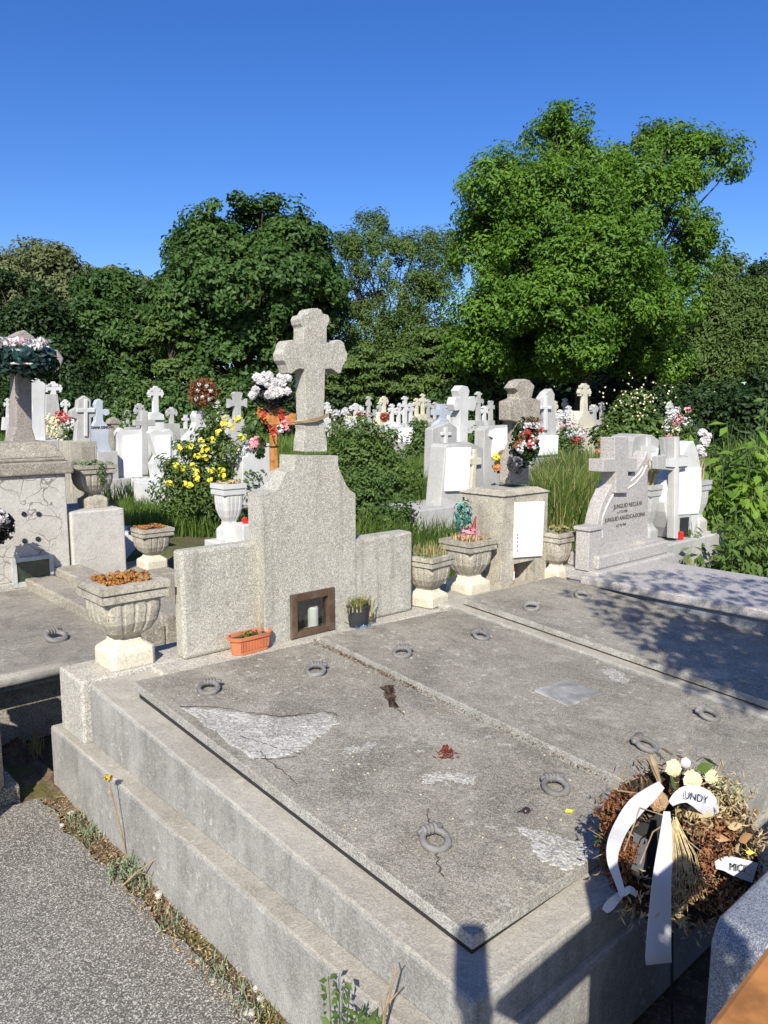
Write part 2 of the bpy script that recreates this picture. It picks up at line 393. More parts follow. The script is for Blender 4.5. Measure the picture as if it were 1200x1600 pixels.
def blades_mesh(name, P, h, w, lean=.35, tint=None):
    """grass: bent blades of 5 vertices rooted at P (n,3)"""
    P = np.asarray(P, float); n = len(P); h = np.broadcast_to(h, (n,)); w = np.broadcast_to(w, (n,))
    a = RNG.random(n)*2*math.pi; d = np.stack([np.cos(a), np.sin(a), np.zeros(n)], 1); b = np.stack([-np.sin(a), np.cos(a), np.zeros(n)], 1)
    ln = (lean*RNG.random(n)*h)[:, None]; up = np.array([0, 0, 1.0])
    v = np.empty((n, 5, 3)); hw = (w*.5)[:, None]; hh = h[:, None]
    v[:, 0] = P-b*hw; v[:, 1] = P+b*hw
    mid = P+up*hh*.6+d*ln*.35; v[:, 2] = mid+b*hw*.8; v[:, 3] = mid-b*hw*.8
    v[:, 4] = P+up*hh+d*ln*1.2
    base = np.arange(n)[:, None]*5
    f = np.concatenate([base+np.array([0, 1, 2]), base+np.array([0, 2, 3]), base+np.array([3, 2, 4])], 1).reshape(-1)
    me = bpy.data.meshes.new(name); me.vertices.add(n*5); me.vertices.foreach_set('co', v.reshape(-1))
    me.loops.add(n*9); me.loops.foreach_set('vertex_index', f.astype(np.int32))
    me.polygons.add(n*3); me.polygons.foreach_set('loop_start', np.arange(0, n*9, 3, dtype=np.int32)); me.polygons.foreach_set('loop_total', np.full(n*3, 3, dtype=np.int32))
    me.update(calc_edges=True)
    if tint is None: tint = RNG.random(n)
    at = me.attributes.new('tint', 'FLOAT', 'POINT'); at.data.foreach_set('value', np.repeat(np.clip(tint, 0, 1), 5).astype(np.float32))
    return me
def ball_points(c, r, n, squash=(1,1,1), shell=.5):
    d = sphere_dirs(n); q = d*(shell+(1-shell)*RNG.random((n,1)))*r*np.array(squash)
    return np.array(c)+q, d
def merge_np(*parts): return np.concatenate(parts)

# ================================================================== FOREGROUND TOMB
def zstep(a): return .560-.064*(a-.4)
def zs1(a): return .611-.067*(a-.5)
def zs2(a): return .622-.072*(a-.5)
def zs3(a): return .644-.072*(a-.5)
TILT1, TILT2 = .020, .032
def P(px, py, a):                       # outline helper: pixel -> (local x, z) on plane a
    return face_a(px, py, a)
def outl(pts, a): return [P(x, y, a) for x, y in pts]

T = thing('family_tomb', 'large stepped concrete tomb with pebble-dash headstone and stone cross in the centre', 'tomb', O, A42)
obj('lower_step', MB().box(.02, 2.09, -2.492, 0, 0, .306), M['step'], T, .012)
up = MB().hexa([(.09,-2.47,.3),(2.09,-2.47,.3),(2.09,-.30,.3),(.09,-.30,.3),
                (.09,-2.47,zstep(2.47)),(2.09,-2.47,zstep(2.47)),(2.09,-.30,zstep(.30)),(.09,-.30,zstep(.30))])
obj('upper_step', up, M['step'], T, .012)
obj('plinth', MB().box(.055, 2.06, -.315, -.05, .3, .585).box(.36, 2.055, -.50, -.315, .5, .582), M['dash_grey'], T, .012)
AF = .41
obj('wing', MB().box(face_a(282, 855, .345)[0], .93, -.345, -.262, .583, 1.088), M['dash'], T, .015)
obj('wing', MB().box(1.47, 1.908, -.402, -.29, .583, 1.040), M['dash'], T, .015)
sl, sr = .914, 1.482; nl, nr, nz0, nz1 = 1.068, 1.318, .60, .80
st = MB()
zz = .81
st.box(sl, nl, -AF, -.275, .583, zz); st.box(nr, sr, -AF, -.275, .583, zz); st.box(nl, nr, -.32, -.275, .583, zz); st.box(nl, nr, -AF, -.32, .583, nz0)
top = [(417,772),(424,769),(432,767),(438,758),(442,748),(448,738),(461,733),(462,712),(528,712),(528.5,728),(531,736),(535,744),(540,756),(547,766),(558,771)]
o2 = outl(top, AF); o2[0] = (sl, o2[0][1]); o2[-1] = (sr, o2[-1][1])
st.prism([(sl, zz)]+o2+[(sr, zz)], -AF, -.275)
obj('headstone', st, M['dash'], T)
half = [(511.6,706),(511.2,690),(507.8,672),(509.3,664),(506,656),(507,640),(508.5,577),(517,576),(523,579),(529,584),(533,583),(535,576),(537,570),(542,563),(543.6,553),(540,545),(538,536),(533,531.5),(526,531),(521,536),(511,535),(511,511),(514,506),(515.8,498),(513,492),(505,490),(502,484),(497,481.5)]
mir = [(985-x, y) for x, y in half][::-1]
cr = MB().prism(outl(half+mir, .36), -.36, -.275)
obj('cross', cr, M['dash'], T, .004)
wz = outl([(476,660),(492,657),(508,650)], .36)
wire = MB()
for k in range(3):
    wire.tube([(wz[0][0]-.01, -.265, wz[0][1]), (wz[0][0]-.012, -.372, wz[0][1]+.004*k), (wz[1][0], -.376, wz[1][1]+.008*k-.004), (wz[2][0]+.01, -.372, wz[2][1]+.006*k), (wz[2][0]+.012, -.265, wz[2][1])], .0035, 5)
obj('wire', wire, M['stem'], T)
fr = MB(); f = .028
fr.box(nl-.012, nl+f, -AF-.012, -AF+.03, nz0-.012, nz1+.012); fr.box(nr-f, nr+.012, -AF-.012, -AF+.03, nz0-.012, nz1+.012)
fr.box(nl+f, nr-f, -AF-.010, -AF+.03, nz1-f, nz1+.012); fr.box(nl+f, nr-f, -AF-.010, -AF+.03, nz0-.012, nz0+.016)
wf = obj('window_frame', fr, M['windowwood'], T, .003)
obj('pane', MB().box(nl+f, nr-f, -AF+.012, -AF+.015, nz0+.016, nz1-f), M['glass'], wf)
obj('niche_shade_sheets', MB().box(nl, nr, -.3215, -.3205, nz0, .81).box(nl, nl+.001, -AF+.05, -.322, nz0, .81).box(nr-.001, nr, -AF+.05, -.322, nz0, .81), plain('painted_niche_shade', (.06,.055,.05), .9, .3, 10), T)  # added sheets; dark colour stands in for the dim interior behind the glass
c = thing('grave_candle', 'white candle standing behind the glass of the small wooden window', 'candle', W(AF-.05, 1.235, nz0), A42)
obj('wax_body', MB().lathe([(.026, .0), (.028, .01), (.028, .105), (.024, .115)], 0, 0, 16), M['wax'], c, smooth=False)

# slabs ----------------------------------------------------------------
def slab_mesh(b0, b1, a0, a1, zf, th, tilt=0):
    return MB().hexa([(b0,-a1,zf(a1)-th),(b1,-a1,zf(a1)-th-tilt),(b1,-a0,zf(a0)-th-tilt),(b0,-a0,zf(a0)-th),
                      (b0,-a1,zf(a1)),(b1,-a1,zf(a1)-tilt),(b1,-a0,zf(a0)-tilt),(b0,-a0,zf(a0))])
def ring_local(parent, b, a, z, rot, slope=-.067, sc=1.0):
    g = MB(); n = 14; pts = []
    for i in range(n):
        t = 2*math.pi*i/n; pts.append((.038*math.cos(t)*sc, (.034*math.sin(t))*sc, .014*sc+.012*math.sin(t)*sc))
    g.tube(pts, [.0108*sc*(1.2 if i in (9, 12) else 1) for i in range(n)], 8, True)
    o = obj('lifting_ring', g, M['metal'], parent, smooth=True)
    o.location = (b, -a, z); o.rotation_euler = (0, 0, rot)
    p = MB(); y = .036*sc
    for k in range(4):
        x = (-.016+k*.0125)*sc
        p.loft([[(x+dx*sc, y+math.cos(q)*r*sc, .027*sc+math.sin(q)*r*sc) for q in [2*math.pi*i/10 for i in range(10)]] for dx, r in ((-.0055,.011),(-.0035,.0165),(.0030,.0165),(.0050,.011))])
    p.loft([[(x*sc, y+math.cos(q)*r*sc, .027*sc+math.sin(q)*r*sc) for q in [2*math.pi*i/10 for i in range(10)]] for x, r in ((-.036,.005),(-.033,.009),(.044,.010),(.048,.006))])
    b_ = obj('bolt', p, M['metal'], o, smooth=True)
    return o
def poly_patch(pts, zf, h, rough=.002, seed=1):
    """irregular thin repair patch on a sloping slab; pts in (a,b)"""
    rg = random.Random(seed); n = len(pts); out = []
    for i in range(n):
        (a0, b0), (a1, b1) = pts[i], pts[(i+1) % n]
        for k in range(8):
            t = k/8; out.append((a0+(a1-a0)*t+rg.uniform(-1,1)*.013, b0+(b1-b0)*t+rg.uniform(-1,1)*.013))
    m = MB(); ca = sum(p[0] for p in out)/len(out); cb = sum(p[1] for p in out)/len(out)
    rings = [out, [(ca+(a-ca)*.96, cb+(b-cb)*.96) for a, b in out], [(ca+(a-ca)*.6, cb+(b-cb)*.6) for a, b in out], [(ca+(a-ca)*.2, cb+(b-cb)*.2) for a, b in out]]
    hs = [.0008, h, h, h]
    N = len(out); vs = []; fs = []
    for r, hh in zip(rings, hs):
        for a, b in r: vs.append((b, -a, (Z1(a, b) if zf is zs1 else zf(a))+hh+(rg.uniform(-1,1)*rough if hh == h else 0)))
    for k in range(3):
        for i in range(N):
            j = (i+1) % N; fs.append((k*N+i, k*N+j, (k+1)*N+j, (k+1)*N+i))
    fs.append(tuple(range(3*N, 4*N)))
    return m.add(vs, fs)
S1 = thing('grave_slab', 'broken grey slab with a pale cement repair on its near left edge', 'grave slab', O, A42)
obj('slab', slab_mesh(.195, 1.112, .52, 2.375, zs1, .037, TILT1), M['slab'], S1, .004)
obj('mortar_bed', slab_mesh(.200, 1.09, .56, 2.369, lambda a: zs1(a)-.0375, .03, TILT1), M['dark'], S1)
def tilted(zf, tl, b0, wd):
    return lambda a, b: zf(a)-tl*(b-b0)/wd
Z1 = tilted(zs1, TILT1, .195, .917)
def pt(lst, zf): return [slab_hit(x, y, zf)[:2] for x, y in lst]
obj('cement_patch', poly_patch(pt([(282,1107),(330,1107),(370,1112),(410,1117),(440,1120),(480,1114),(510,1110),(526,1115),(527,1128),(505,1145),(478,1163),(455,1178),(428,1184),(392,1186)], zs1), zs1, .0028, .0012, 3), M['patch'], S1)
obj('cement_patch', poly_patch(pt([(806,1286),(850,1295),(905,1309),(944,1327),(915,1343),(882,1357),(850,1340),(830,1312)], zs1), zs1, .0028, .0012, 4), M['patch'], S1)
obj('worn_patch', poly_patch(pt([(657,1210),(680,1204),(715,1204),(748,1212),(735,1221),(700,1216),(665,1222)], zs1), zs1, .0024, .0015, 5), M['patch'], S1)
obj('worn_patch', poly_patch(pt([(536,1168),(560,1163),(587,1157),(584,1165),(560,1173),(540,1176)], zs1), zs1, .0022, .0012, 6), M['patch'], S1)
st_ = obj('stain', poly_patch(pt([(598,1066),(612,1064),(618,1072),(617,1085),(620,1100),(613,1101),(606,1088),(600,1076)], zs1), zs1, .0012, 0, 7), M['earth'], S1)
for (x, y), rot in (((326,1082), .1), ((493,1050), -.1), ((680,1322), .5), ((868,1232), .2)):
    a, b, z = slab_hit(x, y, lambda a: zs1(a)-.01); z = Z1(a, b); ring_local(S1, b, a, z, rot-.7)
def cracks(parent, zf, lines, w=.0055):
    g = MB()
    for ln in lines:
        q = [slab_hit(x, y, zf) for x, y in ln]; pts = []
        for (a0,b0,_), (a1,b1,_) in zip(q, q[1:]):
            for k in range(6):
                t = k/6; pts.append((a0+(a1-a0)*t+random.uniform(-1,1)*.006, b0+(b1-b0)*t+random.uniform(-1,1)*.006))
        for i in range(len(pts)-1):
            (a0,b0),(a1,b1) = pts[i], pts[i+1]; d = Vector((a1-a0, b1-b0)); 
            if d.length < 1e-5: continue
            n = Vector((-d.y, d.x)).normalized()*w*random.uniform(.3, 1)*.5
            g.add([(b0+n.y,-(a0+n.x),Z1(a0,b0)+.0036),(b1+n.y,-(a1+n.x),Z1(a1,b1)+.0036),(b1-n.y,-(a1-n.x),Z1(a1,b1)+.0036),(b0-n.y,-(a0-n.x),Z1(a0,b0)+.0036)], [(0,1,2,3)])
    obj('cracks', g, M['engrave'], parent)
cracks(S1, zs1, [[(282,1104),(340,1105),(400,1113),(440,1118),(485,1112),(520,1110),(528,1118)], [(470,1178),(440,1170),(410,1160),(370,1150)], [(395,1187),(430,1186),(470,1182)], [(690,1370),(682,1345),(684,1333)], [(667,1262),(670,1280),(672,1300)], [(620,1102),(633,1115)], [(405,1175),(420,1190),(440,1205),(470,1230)]])
S2 = thing('grave_slab', 'wide grey slab with a square marble tile set in its middle', 'grave slab', O, A42)
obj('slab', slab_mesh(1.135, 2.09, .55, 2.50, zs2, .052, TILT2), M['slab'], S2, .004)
q = pt([(835,1076),(885,1056),(942,1077),(888,1100)], zs2)
tl = MB(); zq = lambda a, b: zs2(a)-TILT2*(b-1.135)/.955
tl.hexa([(b,-a,zq(a,b)-.004) for a,b in (q[3],q[2],q[1],q[0])]+[(b,-a,zq(a,b)+.006) for a,b in (q[3],q[2],q[1],q[0])])
obj('marble_tile', tl, stone('veined_grey_marble', (.22,.215,.20), (.46,.45,.42), None, stain=(.14,.135,.12), samt=.7, rough=.6, bump=.3, blotch=.6), S2, .002)
obj('worn_patch', poly_patch(pt([(940,1046),(955,1044),(975,1052),(984,1064),(975,1070),(955,1062)], lambda a: zs2(a)-.026), lambda a: zs2(a)-.0290, .003, .001, 9), M['patch'], S2)
for (x, y), rot in (((628,1022), 0), ((752,990), .9), ((1108,1112), .9), ((1010,1165), 1.1)):
    a, b, z = slab_hit(x, y, zs2); z -= TILT2*(b-1.135)/.955; ring_local(S2, b, a, z, rot-.9)

# second tomb behind the right slab ------------------------------------
T2 = thing('family_tomb', 'low concrete tomb with grey broken cross on a block holding a white plaque', 'tomb', O, A42)
obj('base', MB().hexa([(2.10,-2.47,.0),(3.08,-2.47,.0),(3.08,-.30,.0),(2.10,-.30,.0),(2.10,-2.47,zs3(2.47)-.042),(3.08,-2.47,zs3(2.47)-.042),(3.08,-.30,zs3(.3)-.042),(2.10,-.30,zs3(.3)-.042)]), M['step'], T2, .01)
obj('plinth', MB().box(2.065, 3.55, -.52, -.03, .3, .600), M['dash_grey'], T2, .012)
# pedestal with niche
pa, pb0, pb1, ptop = .47, 2.57, 2.99, 1.20
bl = face_a(783, 932, pa); pb0 = bl[0]; pb1 = face_a(852, 922, pa)[0]; ptop = face_a(783, 776, pa)[1]
n0, n1 = face_a(803, 878, pa)[0], face_a(834, 876, pa)[0]; nzt = face_a(818, 878, pa)[1]; nzb = .606
pd = MB(); pbk = -.12
pd.box(pb0, n0, -pa, pbk, .598, nzt); pd.box(n1, pb1, -pa, pbk, .598, nzt); pd.box(n0, n1, -pa+.20, pbk, .598, nzt); pd.box(pb0, pb1, -pa, pbk, nzt, ptop)
pd.box(n0, n1, -pa, -pa+.20, .598, nzb)
pd.hexa([(pb0-.012,-pa-.012,ptop),(pb1+.012,-pa-.012,ptop),(pb1+.012,pbk+.012,ptop),(pb0-.012,pbk+.012,ptop),(pb0+.05,-pa+.05,ptop+.03),(pb1-.05,-pa+.05,ptop+.03),(pb1-.05,pbk-.05,ptop+.03),(pb0+.05,pbk-.05,ptop+.03)])
obj('pedestal', pd, M['urn'], T2)
pq = [face_a(803, 785, pa), face_a(848, 783, pa), face_a(844, 868, pa), face_a(801, 871, pa)]
pl = MB().prism([(x, z) for x, z in pq], -pa-.016, -pa-.002)
obj('plaque', pl, M['plaque'], T2, .002)
mk = MB()
for k, yy in enumerate((835, 840, 846, 853, 860)):
    x, z = face_a(805, yy, pa); mk.box(x-.003, x+.004+.002*(k % 2), -pa-.0185, -pa-.0165, z-.006, z+.006)
obj('lettering', mk, M['engrave'], T2)
cc = outl([(797,757),(799,715),(810,692),(810,660),(797,657),(797,627),(810,622),(810,612),(804,606),(812,595),(820,592),(828,594),(836,603),(834,611),(831,622),(845,625),(844,656),(829,658),(826,690),(827,757)], .33)
obj('cross', MB().prism(cc, -.33, -.235), M['old'], T2, .007)
S3 = thing('grave_slab', 'grey slab dappled with leaf shadows beside the granite grave', 'grave slab', O, A42)
obj('slab', slab_mesh(2.165, 3.06, .56, 2.44, zs3, .034), M['slab'], S3, .004)
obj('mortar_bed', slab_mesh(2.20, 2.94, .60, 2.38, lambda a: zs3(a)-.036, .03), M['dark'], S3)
for (x, y), rot in (((830,952), -.2), ((910,934), .3)):
    a, b, z = slab_hit(x, y, zs3); ring_local(S3, b, a, z, rot-.8)
rc_ = thing('votive_candle', 'tall red votive candle in the open niche below the plaque', 'candle', W(pa-.05, n0+.035, nzb), A42)
obj('candle_body', MB().lathe([(.020, 0), (.024, .01), (.024, .10), (.020, .115)], 0, 0, 14), M['red'], rc_)
obj('paper_label', MB().lathe([(.0245, .03), (.0245, .085)], 0, 0, 14, False), M['plaque'], rc_)

# granite grave on the right --------------------------------------------
G = thing('granite_grave', 'pinkish grey granite grave with curved headstone and engraved names', 'grave', O, A42)
gb = MB().box(3.10, 3.90, -2.9, -.60, 0, .61)
obj('bed', gb, M['darkgranite'], G, .006)
obj('cover_slab', MB().box(3.07, 3.92, -2.93, -.74, .612, .668), M['granite'], G, .010)
ga = .70
gx_ = face_a(893, 890, .62)[0]
obj('headstone_plinth', MB().box(gx_, 4.16, -.82, -.50, .612, .690).box(gx_+.06, 4.12, -.78, -.54, .69, .78), M['granite'], G, .012)
body = outl([(936,878),(933,862),(931.5,845),(932,826),(936,805),(942,785),(951,765),(960,750),(970,746),(984,742),(997,731),(1006,718),(1010,708),(1012.5,704),(1012.5,878)], ga)
hs_ = obj('headstone', MB().prism(body, -ga, -.60), M['granite'], G, .006)
sw = MB()
for c_ in ([(941,840),(939,825),(941,808),(948,790),(957,773),(963,760)], [(978,765),(992,755),(1003,742),(1010,727)], [(985,752),(997,741),(1004,730)]):
    q = outl(c_, ga); sw.tube([(x, -ga-.002, z) for x, z in q], .006, 5)
obj('carved_swoosh', sw, M['white'], hs_)
gc = outl([(956,770),(956,737),(936,737),(936,717),(954,717),(954.5,683),(976,683),(975.5,716),(989,716),(989,737),(975.5,737),(975.5,770)], ga)
obj('cross', MB().prism(gc, -ga-.03, -.62), M['granite'], G, .004)
tx = MB()
for s_, y_, w_, (cx_) in (('JUNGUID NECULAI', 789, .042, 981), ('n.17 12 1938', 798, .024, 972), ('JUNGUID ANGELICA-DOINA', 808, .040, 977), ('n.27 10 1943', 819, .024, 970)):
    x, z = face_a(cx_, y_+3, ga); tx.text(s_, w_, x, z, -ga-.002, .002)
obj('lettering', tx, M['engrave'], hs_)
sp = face_a(925, 862, ga-.02)
for (x0, x1, yt, yb) in ((915, 934, 824, 880), (1000, 1018, 846, 885)):
    l, r_ = face_a(x0, yb, ga+.03)[0], face_a(x1, yb, ga+.03)[0]; z1 = face_a(x0, yt, ga+.03)[1]
    obj('side_post', MB().box(l, r_, -ga-.05, -ga+.05, .688, z1-.025).box(l-.012, r_+.012, -ga-.062, -ga+.062, z1-.025, z1), M['granite'], G, .004)

# white leaf-shaped stele behind it -------------------------------------
wa = .45
WS = thing('white_stele', 'white leaf-shaped headstone with tall cross on a white base right of the granite headstone', 'gravestone', O, A42)
wb0, wb1 = face_a(1018, 885, wa)[0], face_a(1112, 862, wa)[0]; wzt = face_a(1060, 841, wa)[1]
obj('base', MB().box(wb0, wb1, -wa-.10, -wa+.30, 0, wzt), M['pale'], WS, .012)
lf = outl([(1052,841),(1046,825),(1040,800),(1038,785),(1041,770),(1047,750),(1058,735),(1066,712),(1076,692),(1084,689),(1091,708),(1096,735),(1097.5,765),(1094,795),(1087,822),(1081,841)], wa)
n0w, n1w = face_a(1058, 841, wa)[0], face_a(1076, 841, wa)[0]
sb = obj('stele', MB().prism(lf, -wa, -wa+.14), M['white'], WS, .006)
wc = outl([(1049,841),(1051,735),(1026,733),(1026,713),(1039,711),(1036,684),(1061,682),(1062,710),(1074,712),(1074,730),(1061,733),(1059,841)], wa+.04)
obj('cross', MB().prism(wc, -wa-.045, -wa+.0), M['pale'], WS, .004)
wc2 = outl([(1053,841),(1054,730),(1041,729),(1041,717),(1054,716),(1054.5,683),(1059,683),(1059,716),(1073,715),(1073,728),(1059,729),(1058,841)], wa+.05)
obj('cross_inlay', MB().prism(wc2, -wa-.058, -wa-.046), M['white'], WS)
qd = outl([(1060,737),(1094,731),(1094,780),(1090,802),(1060,804)], wa+.004)
obj('plaque', MB().prism(qd, -wa-.012, -wa-.001), M['plaque'], WS)
qn = outl([(1060,806),(1078,804),(1076,840),(1059,841)], wa+.006)
nf = obj('niche_window', MB().prism(qn, -wa-.014, -wa-.002), M['greyframe'], WS)
qg = outl([(1062,809),(1075.5,807.5),(1074,838),(1061,839)], wa+.012)
obj('pane', MB().prism(qg, -wa-.019, -wa-.015), M['dark'], nf)
vq = outl([(1062,838),(1066,838),(1066,829),(1062,829)], wa+.05)
vv = thing('votive_candle', 'small red votive lamp in front of the white stele window', 'candle', W(wa+.05, vq[0][0]+.02, wzt), A42)
obj('candle_body', MB().lathe([(.018,0),(.022,.01),(.022,.06),(.016,.07)], 0, 0, 12), M['red'], vv)
GS = thing('gravestone', 'grey slanted headstone with a small white cross, just behind the granite cross', 'gravestone', O, A42)
sa = -.25
so = outl([(982,800),(983,740),(989,690),(992,682),(1004,678),(1020,680),(1031,688),(1028,712),(1022,742),(1018,800)], sa)
obj('stone', MB().prism([(so[0][0], .3)]+so+[(so[-1][0], .3)], -sa, -sa+.25), M['pale'], GS, .01)
sc_ = outl([(1009,740),(1009,706),(1001,706),(1001,697),(1009,697),(1009,684),(1014,684),(1014,697),(1022,697),(1022,706),(1014,706),(1014,740)], sa)
obj('cross', MB().prism(sc_, -sa-.02, -sa-.001), M['white'], GS)
sc2 = outl([(1016,720),(1016,700),(1027,700),(1025,720)], sa)
obj('plaque', MB().prism(sc2, -sa-.015, -sa-.001), M['plaque'], GS)

# ------------------------------------------------------------------ planter urns
def urn(label, px, py, zb, rim, foot, hpx, mb='urn', mf='lime', rot=A42, plant=None, group='stone urns on the graves', loc=None, extra=1.0):
    c = un(px, py, zb) if loc is None else Vector(loc); zc = c.y*CT-(c.z-H)*ST; k = zc/F
    s_ = rim*k/1.37*.5; f_ = foot*k/1.37*.5; h = hpx*k*1.02
    t = thing('planter_urn', label, 'planter', c, rot, group)
    f0 = MB().sq([(f_, 0), (f_*1.0, h*.16), (f_*.97, h*.20), (f_*.62, h*.27), (f_*.58, h*.315)], p=14)
    obj('foot', f0, M[mf], t, .004)
    obj('bowl', MB().sq([(f_*.56, h*.31), (f_*.60, h*.34), (s_*.66, h*.41), (s_*.84, h*.53), (s_*.91, h*.66), (s_*.92, h*.80)], p=5.5, n=128, flute=.05), M[mb], t)
    r = MB(); hw = .80
    for (z0, z1, o_) in ((.775, .80, .90), (.80, .88, 1.0), (.88, .905, .93), (.905, .985, 1.04)):
        e = s_*o_; i = s_*.74
        for q in ([(-e,-e),(e,-e),(e,-i),(-e,-i)], [(-e,i),(e,i),(e,e),(-e,e)], [(-e,-i),(-i,-i),(-i,i),(-e,i)], [(i,-i),(e,-i),(e,i),(i,i)]):
            r.hexa([(x,y,h*z0) for x,y in q]+[(x,y,h*z1) for x,y in q])
    obj('rim', r, M[mb], t)
    obj('earth', MB().box(-s_*.76, s_*.76, -s_*.76, s_*.76, h*.6, h*.93), M['earth'], t)
    return t, c, s_, h
def succ_plant(label, c, s_, h, rot, m, n=420, lsz=.02, hmax=.05, name='succulent_plant', group='plants growing in the urns', z=.94, wide=.8):
    t = thing(name, label, 'plant', (c[0], c[1], c[2]+h*z), rot, group)
    C, N, T_ = [], [], []
    k = max(6, n//9)
    for i in range(k):
        x, y = RNG.uniform(-1, 1, 2)*s_*wide; hh = RNG.uniform(.2, 1)*hmax*(1-.5*(abs(x)+abs(y))/(2*s_))
        d = sphere_dirs(9); d[:, 2] = np.abs(d[:, 2])*.8+.1
        C.append(np.array([x, y, hh])+d*lsz*.45); N.append(d+np.array([0, 0, .5])); T_.append(np.full(9, RNG.random()))
    C = np.concatenate(C)
    obj('rosettes', leaves_mesh('rosettes', C, np.concatenate(N), lsz, .75, np.concatenate(T_), .2), m, t)
    return t
u1 = urn('large weathered urn of orange succulents on the near corner of the central tomb', 196, 1034, .585, 142, 99, 132)
succ_plant('orange and yellow succulents filling the large urn at the near left', u1[1], u1[2], u1[3], A42, M['succ'], 1100, .017, .035)
uA = urn('fluted urn of yellow grass against the right wing of the central tomb', 668, 943, .586, 85, 69, 78, rot=A42+.15)
uB = urn('fluted urn of dry red plants touching the left side of the plaque pedestal', 731, 923, .60, 86, 73, 82, rot=A42)
uC = urn('smaller urn standing in the gap between the plaque pedestal and granite grave', 868, 905, .60, 57, 40, 75, rot=A42)
def grass_tuft(label, c, z, s_, n, h, m, name='grass_tuft', group=None, cat='plant', w=.006, lean=.6):
    t = thing(name, label, cat, (c[0], c[1], z), A42, group)
    Pp = np.stack([RNG.uniform(-s_, s_, n), RNG.uniform(-s_, s_, n), np.zeros(n)], 1)
    obj('blades', blades_mesh('blades', Pp, h*RNG.uniform(.4, 1, n), w, lean), m, t); return t
grass_tuft('yellowing grass growing out of the urn by the tomb wing', uA[1], uA[1].z+uA[3]*.93, uA[2]*.7, 220, .10, M['drygrass'], group='plants growing in the urns')
succ_plant('dull green succulents creeping under the yellow grass in the urn', uA[1], uA[2], uA[3], A42, M['grey_succ'], 300, .016, .03)
grass_tuft('dry reddish grass filling the urn left of the plaque pedestal', uB[1], uB[1].z+uB[3]*.93, uB[2]*.75, 260, .07, M['straw'], group='plants growing in the urns')
succ_plant('brown withered rosettes in the urn left of the plaque pedestal', uB[1], uB[2], uB[3], A42, M['brown'], 260, .018, .03)
succ_plant('yellow succulents in the urn right of the plaque pedestal', uC[1], uC[2], uC[3], A42, M['drygrass'], 260, .02, .06)
wu1 = urn('white urn left of the white stele, half hidden by the granite headstone', 1022, 848, .62, 44, 40, 88, 'pale', 'pale', loc=W(wa-.12, wb0+.10, wzt))
wu2 = urn('white urn on the right end of the white stele base', 1104, 838, .62, 44, 40, 78, 'pale', 'pale', loc=W(wa-.12, wb1-.10, wzt))
for u_, lb in ((wu1, 'dry brown stalks standing in the urn left of the white stele'), (wu2, 'dark dry stalks standing in the urn right of the white stele')):
    grass_tuft(lb, u_[1], u_[1].z+u_[3]*.92, u_[2]*.5, 60, .28, M['straw'], 'dry_plant', 'plants growing in the urns', w=.012)
# plastic flowers stuck in urn B
fb = uB[1]+Vector((-.02, 0, uB[3]*.93))
fl = thing('flower_bunch', 'artificial flowers with teal leaves and a red spike in the urn', 'flowers', fb, A42)
C1, d1 = ball_points((0, .02, .16), .075, 120, (1, .7, 1.7)); obj('leaves', leaves_mesh('leaves', C1, d1, .035, .5), leafmat('teal_plastic_leaves', (.02,.12,.11), (.06,.26,.22), .1), fl)
C1, d1 = ball_points((.03, -.02, .05), .06, 80, (1.2, 1, .7)); obj('petals', leaves_mesh('petals', C1, d1, .03, .8), M['pinkp'], fl)
C1, d1 = ball_points((.06, -.02, .04), .05, 50, (1.2, 1, .7)); obj('petals', leaves_mesh('petals', C1, d1, .028, .8), M['whitep'], fl)
obj('spike', MB().tube([(.05,0,0),(.075,0,.08),(.095,0,.15)], [.012,.014,.004], 7), M['redp'], fl)
obj('stems', MB().tube([(0,0,0),(0,.01,.25)], .004, 5).tube([(.02,0,0),(-.03,.01,.2)], .004, 5), M['greenstem'], fl)

# ------------------------------------------------------------------ things on the central tomb
pc = W(.42, (tb(345,1022,.585)[1]+tb(418,1003,.585)[1])/2, .584)
tp = thing('plastic_planter', 'long ribbed terracotta plastic planter beside the headstone window', 'planter', pc, A42+.03)
L_, D_, h_ = .112, .048, .085
def stadium(l, d, z, n=28):
    return [(math.copysign(1, math.cos(t))*(l-d)*(abs(math.cos(t)) > .12)+d*math.cos(t), d*math.sin(t), z) for t in [2*math.pi*(i+.5)/n for i in range(n)]]
body = MB().loft([stadium(L_*.86, D_*.84, 0), stadium(L_*.93, D_*.92, h_*.78), stadium(L_*1.02, D_*1.08, h_*.80), stadium(L_*1.05, D_*1.12, h_), stadium(L_*.97, D_*1.0, h_), stadium(L_*.93, D_*.93, h_*.8)])
for k in range(19):
    x = -.078+k*.0086; body.tube([(x, -D_*.845-.001, .018), (x, -D_*.90-.001, h_*.72)], .0026, 5)
bo = obj('body', body, M['terra'], tp, smooth=False)
obj('earth', MB().loft([stadium(L_*.9, D_*.9, h_*.7), stadium(L_*.9, D_*.9, h_*.82)]), M['earth'], tp)
pp = thing('planter_weed', 'sparse green weeds with thin dry stalks in the terracotta planter', 'plant', pc+Vector((0,0,h_*.82)), A42)
C1, d1 = ball_points((-.01, 0, .01), .03, 60, (2.2, .9, .6)); obj('leaves', leaves_mesh('leaves', C1, d1, .016, .7), M['lf_mid'], pp)
sg = MB()
for k in range(5): sg.tube([(.05+.004*k, 0, -.01), (.052+.006*k-.01, .004, .06), (.045+.012*k-.015, .006, .13+.015*k)], [.0016,.0013,.0008], 4)
obj('stems', sg, M['stem'], pp)
bc = W(.44, tb(594,988,.585)[1], .583)
bk = thing('plant_pot', 'black plastic pot on the tomb ledge under the right wing', 'planter', bc, A42)
